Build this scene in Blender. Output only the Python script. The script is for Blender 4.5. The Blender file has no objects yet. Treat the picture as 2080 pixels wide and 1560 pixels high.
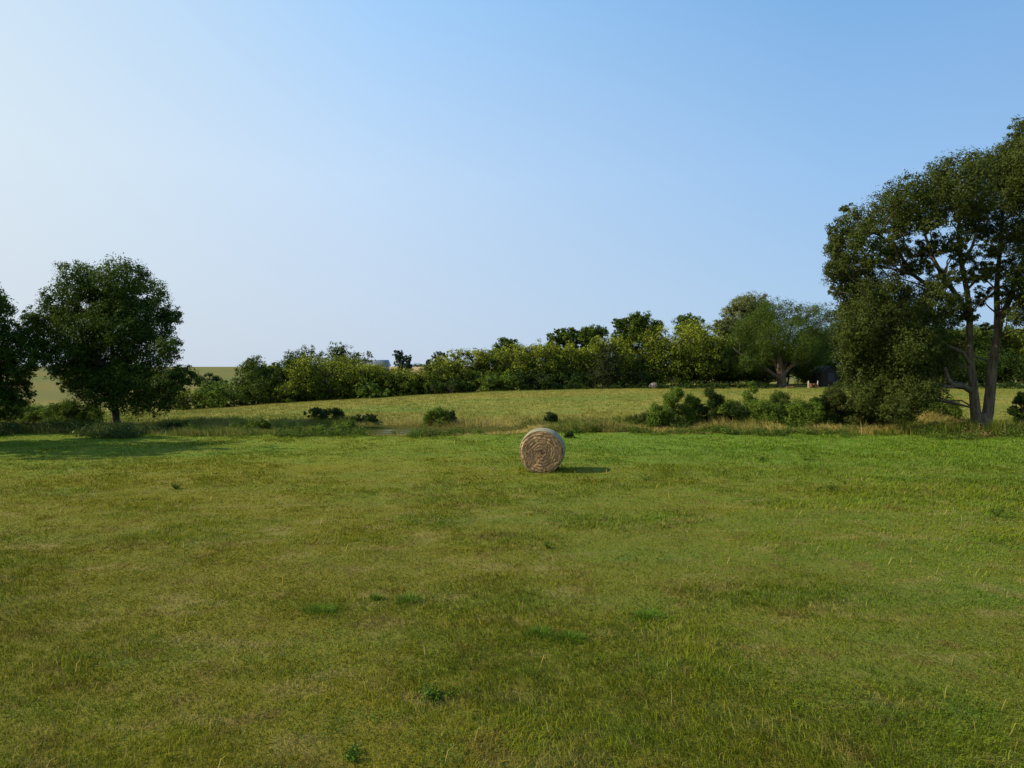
import bpy, math, random
import numpy as np

SC = bpy.context.scene
COL = SC.collection
F = 1440.0            # focal length in photo pixels (photo 2080 wide)
CAM_H = 3.6
PITCH = math.atan(35.0 / F)
R = math.radians

# ------------------------------------------------------------------ camera
cam_data = bpy.data.cameras.new('camera')
cam_data.sensor_width = 36.0
cam_data.lens = 36.0 * F / 2080.0
cam_data.clip_start = 0.1
cam_data.clip_end = 20000
cam = bpy.data.objects.new('camera', cam_data)
COL.objects.link(cam)
cam.location = (0, 0, CAM_H)
cam.rotation_euler = (math.pi / 2 - PITCH, 0, 0)
SC.camera = cam

# ------------------------------------------------------------------ sky + sun
SUN_EL = 34.0
SUN_BACK = -8.0      # degrees the sun stands behind the left edge (towards +Y)
SUN_STRENGTH = 4.9
SKY_STRENGTH = 0.10
world = bpy.data.worlds.new('World')
SC.world = world
world.use_nodes = True
wn = world.node_tree
wn.nodes.clear()
w_out = wn.nodes.new('ShaderNodeOutputWorld')
w_bg = wn.nodes.new('ShaderNodeBackground')
w_sky = wn.nodes.new('ShaderNodeTexSky')
w_sky.sky_type = 'NISHITA'
w_sky.sun_disc = False
w_sky.sun_elevation = R(SUN_EL)
w_sky.sun_rotation = R(-90 + SUN_BACK)
w_sky.altitude = 200
w_sky.air_density = 1.0
w_sky.dust_density = 3.0
w_sky.ozone_density = 1.5
w_bg.inputs['Strength'].default_value = SKY_STRENGTH
# hazy summer sky: whitish towards the sun on the left, clear blue away from it
def _wn(t, **kw):
    n = wn.nodes.new(t)
    for k, v in kw.items(): setattr(n, k, v)
    return n
def _ramp(val, stops):
    r = _wn('ShaderNodeValToRGB'); e = r.color_ramp.elements
    while len(e) < len(stops): e.new(0.5)
    for el, (p, c) in zip(e, stops): el.position = p; el.color = (*c, 1)
    wn.links.new(val, r.inputs[0]); return r.outputs[0]
def _lin(c): return tuple(((x / 255 + 0.055) / 1.055) ** 2.4 for x in c)
_tc = _wn('ShaderNodeTexCoord'); _nrm = _wn('ShaderNodeVectorMath', operation='NORMALIZE'); wn.links.new(_tc.outputs['Generated'], _nrm.inputs[0])
_dot = _wn('ShaderNodeVectorMath', operation='DOT_PRODUCT'); wn.links.new(_nrm.outputs[0], _dot.inputs[0])
_dot.inputs[1].default_value = (-math.cos(R(SUN_BACK)), math.sin(R(SUN_BACK)), 0.0)
_m1 = _wn('ShaderNodeMath', operation='MULTIPLY_ADD'); wn.links.new(_dot.outputs['Value'], _m1.inputs[0]); _m1.inputs[1].default_value = 0.5; _m1.inputs[2].default_value = 0.5
_sx = _wn('ShaderNodeSeparateXYZ'); wn.links.new(_nrm.outputs[0], _sx.inputs[0])
SKY_H = _ramp(_m1.outputs[0], [(0.0, _lin((164, 194, 228))), (0.22, _lin((176, 205, 232))), (0.54, _lin((199, 213, 230))), (0.80, _lin((209, 218, 226))), (1.0, _lin((235, 232, 222)))])
SKY_M = _ramp(_m1.outputs[0], [(0.0, _lin((130, 172, 220))), (0.24, _lin((150, 192, 236))), (0.54, _lin((195, 220, 247))), (0.78, _lin((220, 233, 240))), (1.0, _lin((250, 248, 240)))])
SKY_T = _ramp(_m1.outputs[0], [(0.0, _lin((105, 155, 215))), (0.26, _lin((112, 168, 224))), (0.52, _lin((155, 204, 251))), (0.76, _lin((207, 228, 244))), (1.0, _lin((240, 245, 246)))])
def _mix(f, a, b):
    n = _wn('ShaderNodeMix', data_type='RGBA'); wn.links.new(f, n.inputs[0]); wn.links.new(a, n.inputs[6]); wn.links.new(b, n.inputs[7]); return n.outputs[2]
def _mr(lo, hi):
    n = _wn('ShaderNodeMapRange'); wn.links.new(_sx.outputs[2], n.inputs[0]); n.inputs[1].default_value = lo; n.inputs[2].default_value = hi; return n.outputs[0]
_c = _mix(_mr(0.0, 0.25), SKY_H, SKY_M); _c = _mix(_mr(0.25, 0.50), _c, SKY_T)
_zen = _wn('ShaderNodeRGB'); _zen.outputs[0].default_value = (*_lin((95, 145, 210)), 1)
_c = _mix(_mr(0.55, 1.0), _c, _zen.outputs[0])
_sc = _wn('ShaderNodeVectorMath', operation='SCALE'); wn.links.new(_c, _sc.inputs[0]); _sc.inputs['Scale'].default_value = 1.055 * 2 ** -0.4 / SKY_STRENGTH
_val = _wn('ShaderNodeMix', data_type='RGBA'); _val.inputs[0].default_value = 0.93
wn.links.new(w_sky.outputs[0], _val.inputs[6]); wn.links.new(_sc.outputs[0], _val.inputs[7])
wn.links.new(_val.outputs[2], w_bg.inputs['Color'])
wn.links.new(w_bg.outputs[0], w_out.inputs[0])

sun_data = bpy.data.lights.new('sun', 'SUN')
sun_data.energy = SUN_STRENGTH
sun_data.angle = R(0.5)
sun_data.color = (1.0, 0.90, 0.70)
sun = bpy.data.objects.new('sun', sun_data)
COL.objects.link(sun)
sv = (-math.cos(R(SUN_BACK)) * math.cos(R(SUN_EL)), math.sin(R(SUN_BACK)) * math.cos(R(SUN_EL)), math.sin(R(SUN_EL)))
from mathutils import Vector
sun.rotation_euler = Vector(sv).to_track_quat('Z', 'Y').to_euler()

SC.view_settings.view_transform = 'Standard'
SC.view_settings.look = 'None'
SC.view_settings.gamma = 1.0
SC.view_settings.exposure = 0.4
SC.cycles.use_denoising = True
SC.cycles.max_bounces = 6
SC.cycles.diffuse_bounces = 3
SC.cycles.glossy_bounces = 2
SC.cycles.transmission_bounces = 3
SC.cycles.transparent_max_bounces = 6

# ------------------------------------------------------------------ helpers
def W(px, py, Y):
    """point at world depth Y seen at photo pixel px, py"""
    u = (px - 1040.0) / F
    v = (780.0 - py) / F
    dy = math.cos(PITCH) + v * math.sin(PITCH)
    dz = -math.sin(PITCH) + v * math.cos(PITCH)
    t = Y / dy
    return np.array([u * t, Y, CAM_H + dz * t])

def px_x(px, Y):
    return (px - 1040.0) / F * Y

_tabs = {}
def vnoise(x, y, scale, seed=0, octaves=3):
    """smooth value noise 0..1 on numpy arrays"""
    x = np.asarray(x, float); y = np.asarray(y, float)
    out = np.zeros(np.broadcast(x, y).shape); amp = 1.0; tot = 0.0; f = scale
    for o in range(octaves):
        key = (seed, o)
        if key not in _tabs:
            _tabs[key] = np.random.default_rng(seed * 31 + o + 7).random((256, 256))
        T = _tabs[key]
        xs = x * f + 37.3 * o; ys = y * f + 91.7 * o
        xi = np.floor(xs).astype(int); yi = np.floor(ys).astype(int)
        fx = xs - xi; fy = ys - yi
        fx = fx * fx * (3 - 2 * fx); fy = fy * fy * (3 - 2 * fy)
        a = T[xi & 255, yi & 255]; b = T[(xi + 1) & 255, yi & 255]
        c = T[xi & 255, (yi + 1) & 255]; d = T[(xi + 1) & 255, (yi + 1) & 255]
        out += amp * ((a * (1 - fx) + b * fx) * (1 - fy) + (c * (1 - fx) + d * fx) * fy)
        tot += amp; amp *= 0.5; f *= 2.0
    return out / tot

def sstep(a, b, x):
    t = np.clip((np.asarray(x, float) - a) / (b - a), 0, 1)
    return t * t * (3 - 2 * t)

RX = np.array([-80, -58, -35.5, -26.7, -19, -10.5, -2.2, 6, 14, 58, 90.0])
RZ = np.array([-2.3, -2.0, -1.18, -.57, -.12, .43, .77, .99, 1.1, 1.1, 1.0])
def edge_y(x):
    """where the mown field meets the rough bank"""
    return 37.4 + 1.1 * np.sin(np.asarray(x) * 0.13 + 0.6) + 0.5 * np.sin(np.asarray(x) * 0.41) + 0.4 * np.sin(np.asarray(x) * 1.27) + 0.25 * np.sin(np.asarray(x) * 2.9 + 1) - 1.2 * sstep(8, 26, x)

def terrain(x, y):
    x = np.asarray(x, float); y = np.asarray(y, float)
    z = 0.10 * (vnoise(x, y, 0.09, 3, 2) - 0.5) * sstep(0, 15, y)
    z = z + 0.07 * (vnoise(x, y, 0.7, 5, 3) - 0.5) * (1 - sstep(60, 90, y))
    # creek valley
    ey = edge_y(x)
    dip = sstep(ey + 0.3, ey + 4.0, y) * (1 - sstep(45.2, 49.0, y))
    pond = sstep(-11.5, -9.5, x) * (1 - sstep(-0.5, 1.2, x))
    z = z - dip * (0.18 + 0.55 * pond)
    # far bank and meadow up to the ridge
    zr = np.interp(x, RX, RZ)
    t = np.clip((y - 46.0) / 34.0, 0, 1)
    prof = np.sin(t * math.pi / 2) ** 1.15
    base46 = -0.06 + np.clip(zr, -3, 0) * 0.12
    z = np.where(y > 46, z + (base46 + (zr - base46) * prof), z + base46 * sstep(40, 46, y))
    # beyond the ridge
    z = z - sstep(80, 92, y) * 0.45 * (1 - sstep(8, 22, x))
    low = sstep(-60, -20, x)
    z = z + sstep(100, 360, y) * (3.45 - (zr - 0.45))
    return z

def ground_at(x, y):
    return float(terrain(np.array([x]), np.array([y]))[0])

def make_mesh(name, verts, tris=None, quads=None, mat=None, attrs=None, smooth=False, parent=None):
    me = bpy.data.meshes.new(name)
    verts = np.asarray(verts, np.float32)
    parts = []; tot = []
    if tris is not None and len(tris):
        tris = np.asarray(tris, np.int32); parts.append(tris.ravel()); tot.append(np.full(len(tris), 3, np.int32))
    if quads is not None and len(quads):
        quads = np.asarray(quads, np.int32); parts.append(quads.ravel()); tot.append(np.full(len(quads), 4, np.int32))
    loops = np.concatenate(parts); tot = np.concatenate(tot)
    starts = np.concatenate([[0], np.cumsum(tot)[:-1]]).astype(np.int32)
    me.vertices.add(len(verts)); me.vertices.foreach_set('co', verts.ravel())
    me.loops.add(len(loops)); me.loops.foreach_set('vertex_index', loops)
    me.polygons.add(len(tot)); me.polygons.foreach_set('loop_start', starts)
    me.polygons.foreach_set('loop_total', tot)
    if smooth:
        me.polygons.foreach_set('use_smooth', np.ones(len(tot), bool))
    for k, a in (attrs or {}).items():
        at = me.attributes.new(k, 'FLOAT', 'POINT')
        at.data.foreach_set('value', np.asarray(a, np.float32))
    me.update(calc_edges=True)
    me.validate()
    if mat: me.materials.append(mat)
    o = bpy.data.objects.new(name, me)
    COL.objects.link(o)
    if parent is not None: o.parent = parent
    return o

def tag(o, label=None, cat=None, group=None, kind=None):
    if label: o['label'] = label
    if cat: o['category'] = cat
    if group: o['group'] = group
    if kind: o['kind'] = kind
    return o

def thing(name, label, cat, loc, rz=0, group=None):
    o = bpy.data.objects.new(name, None)
    o.empty_display_size = 0.2
    COL.objects.link(o)
    o.location = loc; o.rotation_euler = (0, 0, rz)
    return tag(o, label, cat, group)

# ------------------------------------------------------------------ materials
def new_mat(name):
    m = bpy.data.materials.new(name); m.use_nodes = True
    nt = m.node_tree; nt.nodes.clear()
    out = nt.nodes.new('ShaderNodeOutputMaterial')
    return m, nt, out

def N(nt, t, **kw):
    n = nt.nodes.new(t)
    for k, v in kw.items():
        if k in n.inputs: n.inputs[k].default_value = v
        else: setattr(n, k, v)
    return n

def L(nt, a, b): nt.links.new(a, b)

def math_n(nt, op, a, b=0.0, clamp=False):
    n = nt.nodes.new('ShaderNodeMath'); n.operation = op; n.use_clamp = clamp
    for i, v in enumerate((a, b)):
        if hasattr(v, 'links'): nt.links.new(v, n.inputs[i])
        else: n.inputs[i].default_value = v
    return n.outputs[0]

def maprange(nt, v, a, b, c=0.0, d=1.0, smooth=True):
    n = nt.nodes.new('ShaderNodeMapRange')
    n.interpolation_type = 'SMOOTHSTEP' if smooth else 'LINEAR'
    nt.links.new(v, n.inputs[0])
    for i, x in enumerate((a, b, c, d)): n.inputs[i + 1].default_value = x
    return n.outputs[0]

def mixc(nt, f, a, b):
    n = nt.nodes.new('ShaderNodeMix'); n.data_type = 'RGBA'
    if hasattr(f, 'links'): nt.links.new(f, n.inputs[0])
    else: n.inputs[0].default_value = f
    for i, v in ((6, a), (7, b)):
        if hasattr(v, 'links'): nt.links.new(v, n.inputs[i])
        else: n.inputs[i].default_value = (*v, 1)
    return n.outputs[2]

def noise(nt, vec, scale, detail=3.0, rough=0.55, stretch=None):
    if stretch:
        m = nt.nodes.new('ShaderNodeMapping'); nt.links.new(vec, m.inputs[0])
        m.inputs['Scale'].default_value = stretch[:3]
        if len(stretch) > 3: m.inputs['Rotation'].default_value = (0, 0, stretch[3])
        vec = m.outputs[0]
    n = nt.nodes.new('ShaderNodeTexNoise')
    n.inputs['Scale'].default_value = scale; n.inputs['Detail'].default_value = detail
    n.inputs['Roughness'].default_value = rough
    nt.links.new(vec, n.inputs['Vector'])
    return n.outputs[0]

C_OLIVE = (0.168, 0.168, 0.010)
C_GREEN = (0.112, 0.180, 0.014)
C_LUSH = (0.060, 0.155, 0.018)
C_STRAW = (0.320, 0.245, 0.085)
C_BROWN = (0.160, 0.100, 0.028)
C_MEADOW = (0.205, 0.185, 0.030)
C_CROP = (0.140, 0.122, 0.030)

def field_colour(nt):
    """colour of the turf at a place in the field, shared by soil sheet and blades"""
    tc = nt.nodes.new('ShaderNodeTexCoord'); P = tc.outputs['Object']
    sep = nt.nodes.new('ShaderNodeSeparateXYZ'); L(nt, P, sep.inputs[0])
    X, Y = sep.outputs[0], sep.outputs[1]
    big = noise(nt, P, 0.075, 3, 0.55, (0.7, 1.2, 0.0))
    mid = noise(nt, P, 0.42, 3, 0.6, (0.8, 1.0, 0.0))
    fine = noise(nt, P, 2.1, 3, 0.65)
    streak = noise(nt, P, 0.5, 2, 0.5, (0.07, 1.7, 0.0, 0.5))
    gx = maprange(nt, X, -6.0, 13.0)
    gy = maprange(nt, Y, 20.0, 33.0)
    s = math_n(nt, 'ADD', math_n(nt, 'MULTIPLY', gx, 0.58), math_n(nt, 'MULTIPLY', gy, 0.50))
    s = math_n(nt, 'ADD', s, math_n(nt, 'MULTIPLY', math_n(nt, 'SUBTRACT', big, 0.5), 1.9))
    s = math_n(nt, 'ADD', s, math_n(nt, 'MULTIPLY', math_n(nt, 'SUBTRACT', mid, 0.5), 1.2))
    s = math_n(nt, 'ADD', s, math_n(nt, 'MULTIPLY', math_n(nt, 'SUBTRACT', streak, 0.5), 1.1))
    s = math_n(nt, 'ADD', s, math_n(nt, 'MULTIPLY', math_n(nt, 'SUBTRACT', fine, 0.5), 0.9))
    g = math_n(nt, 'ADD', s, 0.14, clamp=True)
    c = mixc(nt, g, C_OLIVE, C_GREEN)
    lush = maprange(nt, mid, 0.60, 0.72)
    lush = math_n(nt, 'MULTIPLY', lush, maprange(nt, fine, 0.45, 0.62))
    c = mixc(nt, math_n(nt, 'MULTIPLY', lush, 0.65), c, C_LUSH)
    pat = noise(nt, P, 0.95, 4, 0.7, (0.75, 1.3, 0.0))
    st = maprange(nt, pat, 0.52, 0.66)
    near = maprange(nt, Y, 30.0, 14.0, 0.25, 1.0)
    c = mixc(nt, math_n(nt, 'MULTIPLY', math_n(nt, 'MULTIPLY', st, near), 0.42), c, C_STRAW)
    br = maprange(nt, noise(nt, P, 1.3, 4, 0.7), 0.46, 0.34)
    c = mixc(nt, math_n(nt, 'MULTIPLY', math_n(nt, 'MULTIPLY', br, near), 0.5), c, C_BROWN)
    return c, P, X, Y, mid, fine

def ground_material():
    m, nt, out = new_mat('turf_soil')
    c, P, X, Y, mid, fine = field_colour(nt)
    # thatch and soil between the blades is duller
    c = mixc(nt, maprange(nt, Y, 8.0, 36.0, 0.45, 0.05), c, (0.085, 0.060, 0.018))
    # far meadow
    m1 = noise(nt, P, 0.10, 4, 0.6, (0.5, 1.2, 0.0))
    m2 = noise(nt, P, 0.9, 4, 0.7, (0.35, 1.4, 0.0))
    mc = mixc(nt, maprange(nt, m1, 0.46, 0.66, 0.0, 0.8), C_MEADOW, (0.110, 0.165, 0.020))
    mc = mixc(nt, math_n(nt, 'MULTIPLY', maprange(nt, m2, 0.5, 0.7), 0.55), mc, (0.24, 0.20, 0.07))
    mc = mixc(nt, math_n(nt, 'MULTIPLY', maprange(nt, m2, 0.44, 0.3), 0.5), mc, (0.09, 0.12, 0.02))
    bank = math_n(nt, 'MULTIPLY', maprange(nt, Y, 38.2, 39.6), maprange(nt, Y, 50.0, 45.0))
    mc = mixc(nt, bank, mc, (0.12, 0.10, 0.040))
    c = mixc(nt, maprange(nt, Y, 38.0, 39.4), c, mc)
    crop = mixc(nt, maprange(nt, noise(nt, P, 0.012, 3, 0.5, (0.4, 1.5, 0.0)), 0.4, 0.6), C_CROP, (0.105, 0.118, 0.028))
    tan = math_n(nt, 'MULTIPLY', maprange(nt, X, -90.0, -60.0), maprange(nt, Y, 230.0, 300.0))
    crop = mixc(nt, tan, crop, (0.36, 0.25, 0.12))
    c = mixc(nt, maprange(nt, Y, 100.0, 135.0), c, crop)
    bs = nt.nodes.new('ShaderNodeBsdfPrincipled'); bs.inputs['Roughness'].default_value = 0.95
    bs.inputs['Specular IOR Level'].default_value = 0.1
    L(nt, c, bs.inputs['Base Color'])
    b = nt.nodes.new('ShaderNodeBump'); b.inputs['Strength'].default_value = 0.8; b.inputs['Distance'].default_value = 0.08
    L(nt, noise(nt, P, 9.0, 5, 0.7), b.inputs['Height']); L(nt, b.outputs[0], bs.inputs['Normal'])
    L(nt, bs.outputs[0], out.inputs[0])
    return m

def blade_shader(nt, out, col, trans=0.30, rough=0.6, spec=0.03):
    d = nt.nodes.new('ShaderNodeBsdfPrincipled')
    d.inputs['Roughness'].default_value = rough; d.inputs['Specular IOR Level'].default_value = spec
    t = nt.nodes.new('ShaderNodeBsdfTranslucent')
    mx = nt.nodes.new('ShaderNodeMixShader'); mx.inputs[0].default_value = trans
    L(nt, col, d.inputs['Base Color']); L(nt, col, t.inputs['Color'])
    L(nt, d.outputs[0], mx.inputs[1]); L(nt, t.outputs[0], mx.inputs[2])
    L(nt, mx.outputs[0], out.inputs[0])

def attr(nt, name):
    a = nt.nodes.new('ShaderNodeAttribute'); a.attribute_name = name
    return a.outputs['Fac']

def turf_material():
    m, nt, out = new_mat('turf_blades')
    c, P, X, Y, mid, fine = field_colour(nt)
    t = attr(nt, 'tint')
    c = mixc(nt, maprange(nt, t, 0.80, 1.0, 0.0, 0.75), c, C_STRAW)
    c = mixc(nt, maprange(nt, t, 0.30, 0.0, 0.0, 0.55), c, (0.060, 0.120, 0.010))
    hs = nt.nodes.new('ShaderNodeHueSaturation')
    L(nt, c, hs.inputs['Color']); L(nt, maprange(nt, attr(nt, 'tint2'), 0, 1, 0.72, 1.30, False), hs.inputs['Value'])
    blade_shader(nt, out, hs.outputs[0])
    return m

def ramp_leaf_material(name, dark, light, bloom=None, trans=0.30, spec=0.05):
    """leaf material: per-leaf tint runs dark -> light, the bloom attribute marks seed clusters"""
    m, nt, out = new_mat(name)
    c = mixc(nt, attr(nt, 'tint'), dark, light)
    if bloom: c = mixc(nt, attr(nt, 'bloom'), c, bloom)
    blade_shader(nt, out, c, trans, 0.5, spec)
    return m

def bark_material(name, c1, c2, scale=6.0):
    m, nt, out = new_mat(name)
    tc = nt.nodes.new('ShaderNodeTexCoord'); P = tc.outputs['Object']
    n1 = noise(nt, P, scale, 5, 0.7, (1.0, 1.0, 0.18)); n2 = noise(nt, P, scale * 0.25, 3, 0.6)
    c = mixc(nt, maprange(nt, n1, 0.35, 0.65), c1, c2)
    c = mixc(nt, maprange(nt, n2, 0.5, 0.7, 0.0, 0.4), c, (0.10, 0.11, 0.05))
    bs = nt.nodes.new('ShaderNodeBsdfPrincipled'); bs.inputs['Roughness'].default_value = 0.9
    bs.inputs['Specular IOR Level'].default_value = 0.2
    L(nt, c, bs.inputs['Base Color'])
    b = nt.nodes.new('ShaderNodeBump'); b.inputs['Strength'].default_value = 1.0; b.inputs['Distance'].default_value = 0.05
    L(nt, n1, b.inputs['Height']); L(nt, b.outputs[0], bs.inputs['Normal'])
    L(nt, bs.outputs[0], out.inputs[0])
    return m

def plain_material(name, c1, c2, scale=4.0, rough=0.8, stretch=None, bump=0.02, spec=0.3):
    m, nt, out = new_mat(name)
    tc = nt.nodes.new('ShaderNodeTexCoord'); P = tc.outputs['Object']
    n1 = noise(nt, P, scale, 5, 0.65, stretch)
    c = mixc(nt, maprange(nt, n1, 0.35, 0.65), c1, c2)
    bs = nt.nodes.new('ShaderNodeBsdfPrincipled'); bs.inputs['Roughness'].default_value = rough
    bs.inputs['Specular IOR Level'].default_value = spec
    L(nt, c, bs.inputs['Base Color'])
    if bump:
        b = nt.nodes.new('ShaderNodeBump'); b.inputs['Strength'].default_value = 0.8; b.inputs['Distance'].default_value = bump
        L(nt, n1, b.inputs['Height']); L(nt, b.outputs[0], bs.inputs['Normal'])
    L(nt, bs.outputs[0], out.inputs[0])
    return m

M_GROUND = ground_material()
M_TURF = turf_material()
M_MAPLE = ramp_leaf_material('leaf_dark_maple', (0.026, 0.050, 0.007), (0.084, 0.130, 0.016))
M_OLIVE = ramp_leaf_material('leaf_olive', (0.032, 0.048, 0.010), (0.085, 0.104, 0.020))
M_WILLOW = ramp_leaf_material('leaf_willow', (0.038, 0.066, 0.009), (0.098, 0.140, 0.022))
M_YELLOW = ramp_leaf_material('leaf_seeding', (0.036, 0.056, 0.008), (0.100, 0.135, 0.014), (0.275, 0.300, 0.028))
M_DEEP_SHADE = ramp_leaf_material('leaf_deep_shade_green', (0.017, 0.034, 0.007), (0.048, 0.080, 0.014))  # deep green, darkened further to paint in the self-shadow of the hedge base
M_ASH = ramp_leaf_material('leaf_mid_green', (0.034, 0.062, 0.008), (0.100, 0.145, 0.018))
M_CEDAR = ramp_leaf_material('leaf_cedar', (0.018, 0.028, 0.007), (0.040, 0.054, 0.013), trans=0.1)
M_PALE = ramp_leaf_material('leaf_pale', (0.095, 0.120, 0.040), (0.170, 0.190, 0.070))
M_SHRUB = ramp_leaf_material('leaf_shrub', (0.050, 0.090, 0.010), (0.150, 0.215, 0.026))
M_FAR = ramp_leaf_material('leaf_far_hazed', (0.040, 0.065, 0.040), (0.070, 0.100, 0.060))  # bluish haze of distance is put into the leaf colour
M_TALL = ramp_leaf_material('tall_grass_blades', (0.095, 0.140, 0.014), (0.380, 0.290, 0.085), trans=0.25)
M_TUFT = ramp_leaf_material('tuft_blades', (0.070, 0.135, 0.012), (0.140, 0.240, 0.022))
M_CLOVER = ramp_leaf_material('clover_leaves', (0.050, 0.100, 0.012), (0.105, 0.180, 0.020))
M_MEADOW = ramp_leaf_material('meadow_blades', (0.105, 0.155, 0.018), (0.235, 0.195, 0.045))
M_BRAMBLE = ramp_leaf_material('bramble_leaves', (0.034, 0.056, 0.012), (0.095, 0.125, 0.030), (0.40, 0.38, 0.28), spec=0.03)
M_WEEDS = ramp_leaf_material('creek_weed_leaves', (0.035, 0.070, 0.010), (0.120, 0.165, 0.022), (0.22, 0.15, 0.06))
M_BARK_D = bark_material('bark_dark', (0.035, 0.028, 0.022), (0.085, 0.070, 0.055))
M_BARK_L = bark_material('bark_grey', (0.055, 0.040, 0.026), (0.150, 0.115, 0.078))

# ------------------------------------------------------------------ ground
def spaced(segs):
    out = []
    for a, b, s in segs: out.append(np.arange(a, b, s))
    return np.concatenate(out)
ys = np.concatenate([spaced([(-40, 0, 4), (0, 52, .25), (52, 110, .6), (110, 400, 5)]), np.geomspace(400, 9000, 26)])
xp = np.concatenate([spaced([(0, 42, .3), (42, 100, 1.5)]), np.geomspace(100, 7000, 34)])
xs = np.concatenate([-xp[:0:-1], xp])
GX, GY = np.meshgrid(xs, ys)
GZ = terrain(GX, GY)
nv = GX.shape[1]
idx = np.arange(GX.size).reshape(GX.shape)
quads = np.stack([idx[:-1, :-1], idx[:-1, 1:], idx[1:, 1:], idx[1:, :-1]], -1).reshape(-1, 4)
g = make_mesh('ground', np.stack([GX, GY, GZ], -1).reshape(-1, 3), quads=quads, mat=M_GROUND, smooth=True)
tag(g, kind='structure')

# pond in the creek bed
WATER_Z = -0.30
def build_water():
    m, nt, out = new_mat('pond_water')
    tc = nt.nodes.new('ShaderNodeTexCoord'); P = tc.outputs['Object']
    bs = nt.nodes.new('ShaderNodeBsdfPrincipled')
    bs.inputs['Base Color'].default_value = (0.045, 0.040, 0.020, 1)
    bs.inputs['Roughness'].default_value = 0.06; bs.inputs['IOR'].default_value = 1.333
    b = nt.nodes.new('ShaderNodeBump'); b.inputs['Strength'].default_value = 0.05; b.inputs['Distance'].default_value = 0.02
    L(nt, noise(nt, P, 3.0, 3, 0.5), b.inputs['Height']); L(nt, b.outputs[0], bs.inputs['Normal'])
    bank_refl = nt.nodes.new('ShaderNodeBsdfDiffuse'); bank_refl.inputs[0].default_value = (0.060, 0.062, 0.014, 1)  # dull olive layer, paints the reflection of the banks into the water colour
    mx = nt.nodes.new('ShaderNodeMixShader'); L(nt, maprange(nt, noise(nt, P, 1.2, 4, .65, (.5, 1.6, 0)), .36, .54, 0.45, 0.97), mx.inputs[0])
    L(nt, bs.outputs[0], mx.inputs[1]); L(nt, bank_refl.outputs[0], mx.inputs[2]); L(nt, mx.outputs[0], out.inputs[0])
    x = np.linspace(-12.5, 2.0, 40); y = np.linspace(38.0, 48.0, 12)
    X, Y = np.meshgrid(x, y); i = np.arange(X.size).reshape(X.shape)
    q = np.stack([i[:-1, :-1], i[:-1, 1:], i[1:, 1:], i[1:, :-1]], -1).reshape(-1, 4)
    o = make_mesh('water', np.stack([X, Y, np.full(X.shape, WATER_Z)], -1).reshape(-1, 3), quads=q, mat=m)
    tag(o, kind='structure')
build_water()

# ------------------------------------------------------------------ blades
def blades(pos, h, w, lean, az, yaw, segs=2, curl=0.5):
    """bent grass blades; returns verts, tris, quads and vertex->blade index"""
    n = len(pos)
    ld = np.stack([np.cos(az), np.sin(az), np.zeros(n)], -1)
    wd = np.stack([np.cos(yaw), np.sin(yaw), np.zeros(n)], -1)
    if segs == 1:
        tip = pos + ld * (lean * h)[:, None]; tip[:, 2] += h * np.sqrt(np.clip(1 - lean ** 2, 0.1, 1))
        V = np.stack([pos - wd * (w / 2)[:, None], pos + wd * (w / 2)[:, None], tip], 1)
        T = np.arange(n * 3).reshape(n, 3)
        return V.reshape(-1, 3), T, None, np.repeat(np.arange(n), 3)
    mid = pos + ld * (lean * h * 0.35)[:, None]; mid[:, 2] += h * 0.62
    tip = pos + ld * (lean * h * (0.9 + curl))[:, None]; tip[:, 2] += h * (1.0 - 0.35 * lean)
    V = np.stack([pos - wd * (w / 2)[:, None], pos + wd * (w / 2)[:, None],
                  mid + wd * (w * 0.42)[:, None], mid - wd * (w * 0.42)[:, None], tip], 1)
    b = np.arange(n)[:, None] * 5
    Q = b + np.array([[0, 1, 2, 3]]); T = b + np.array([[3, 2, 4]])
    return V.reshape(-1, 3), T, Q, np.repeat(np.arange(n), 5)

def scatter_frustum(rng, n, y0, y1, margin=2.0, power=2.0):
    """points over the seen ground, density falling with distance squared"""
    u = rng.random(n)
    if power == 2.0: y = y0 * (y1 / y0) ** u          # density ~ 1/y^2 over a wedge of width ~ y
    else: y = y0 + (y1 - y0) * u ** power
    half = 0.745 * y + margin
    x = (rng.random(n) * 2 - 1) * half
    return x, y

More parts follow.
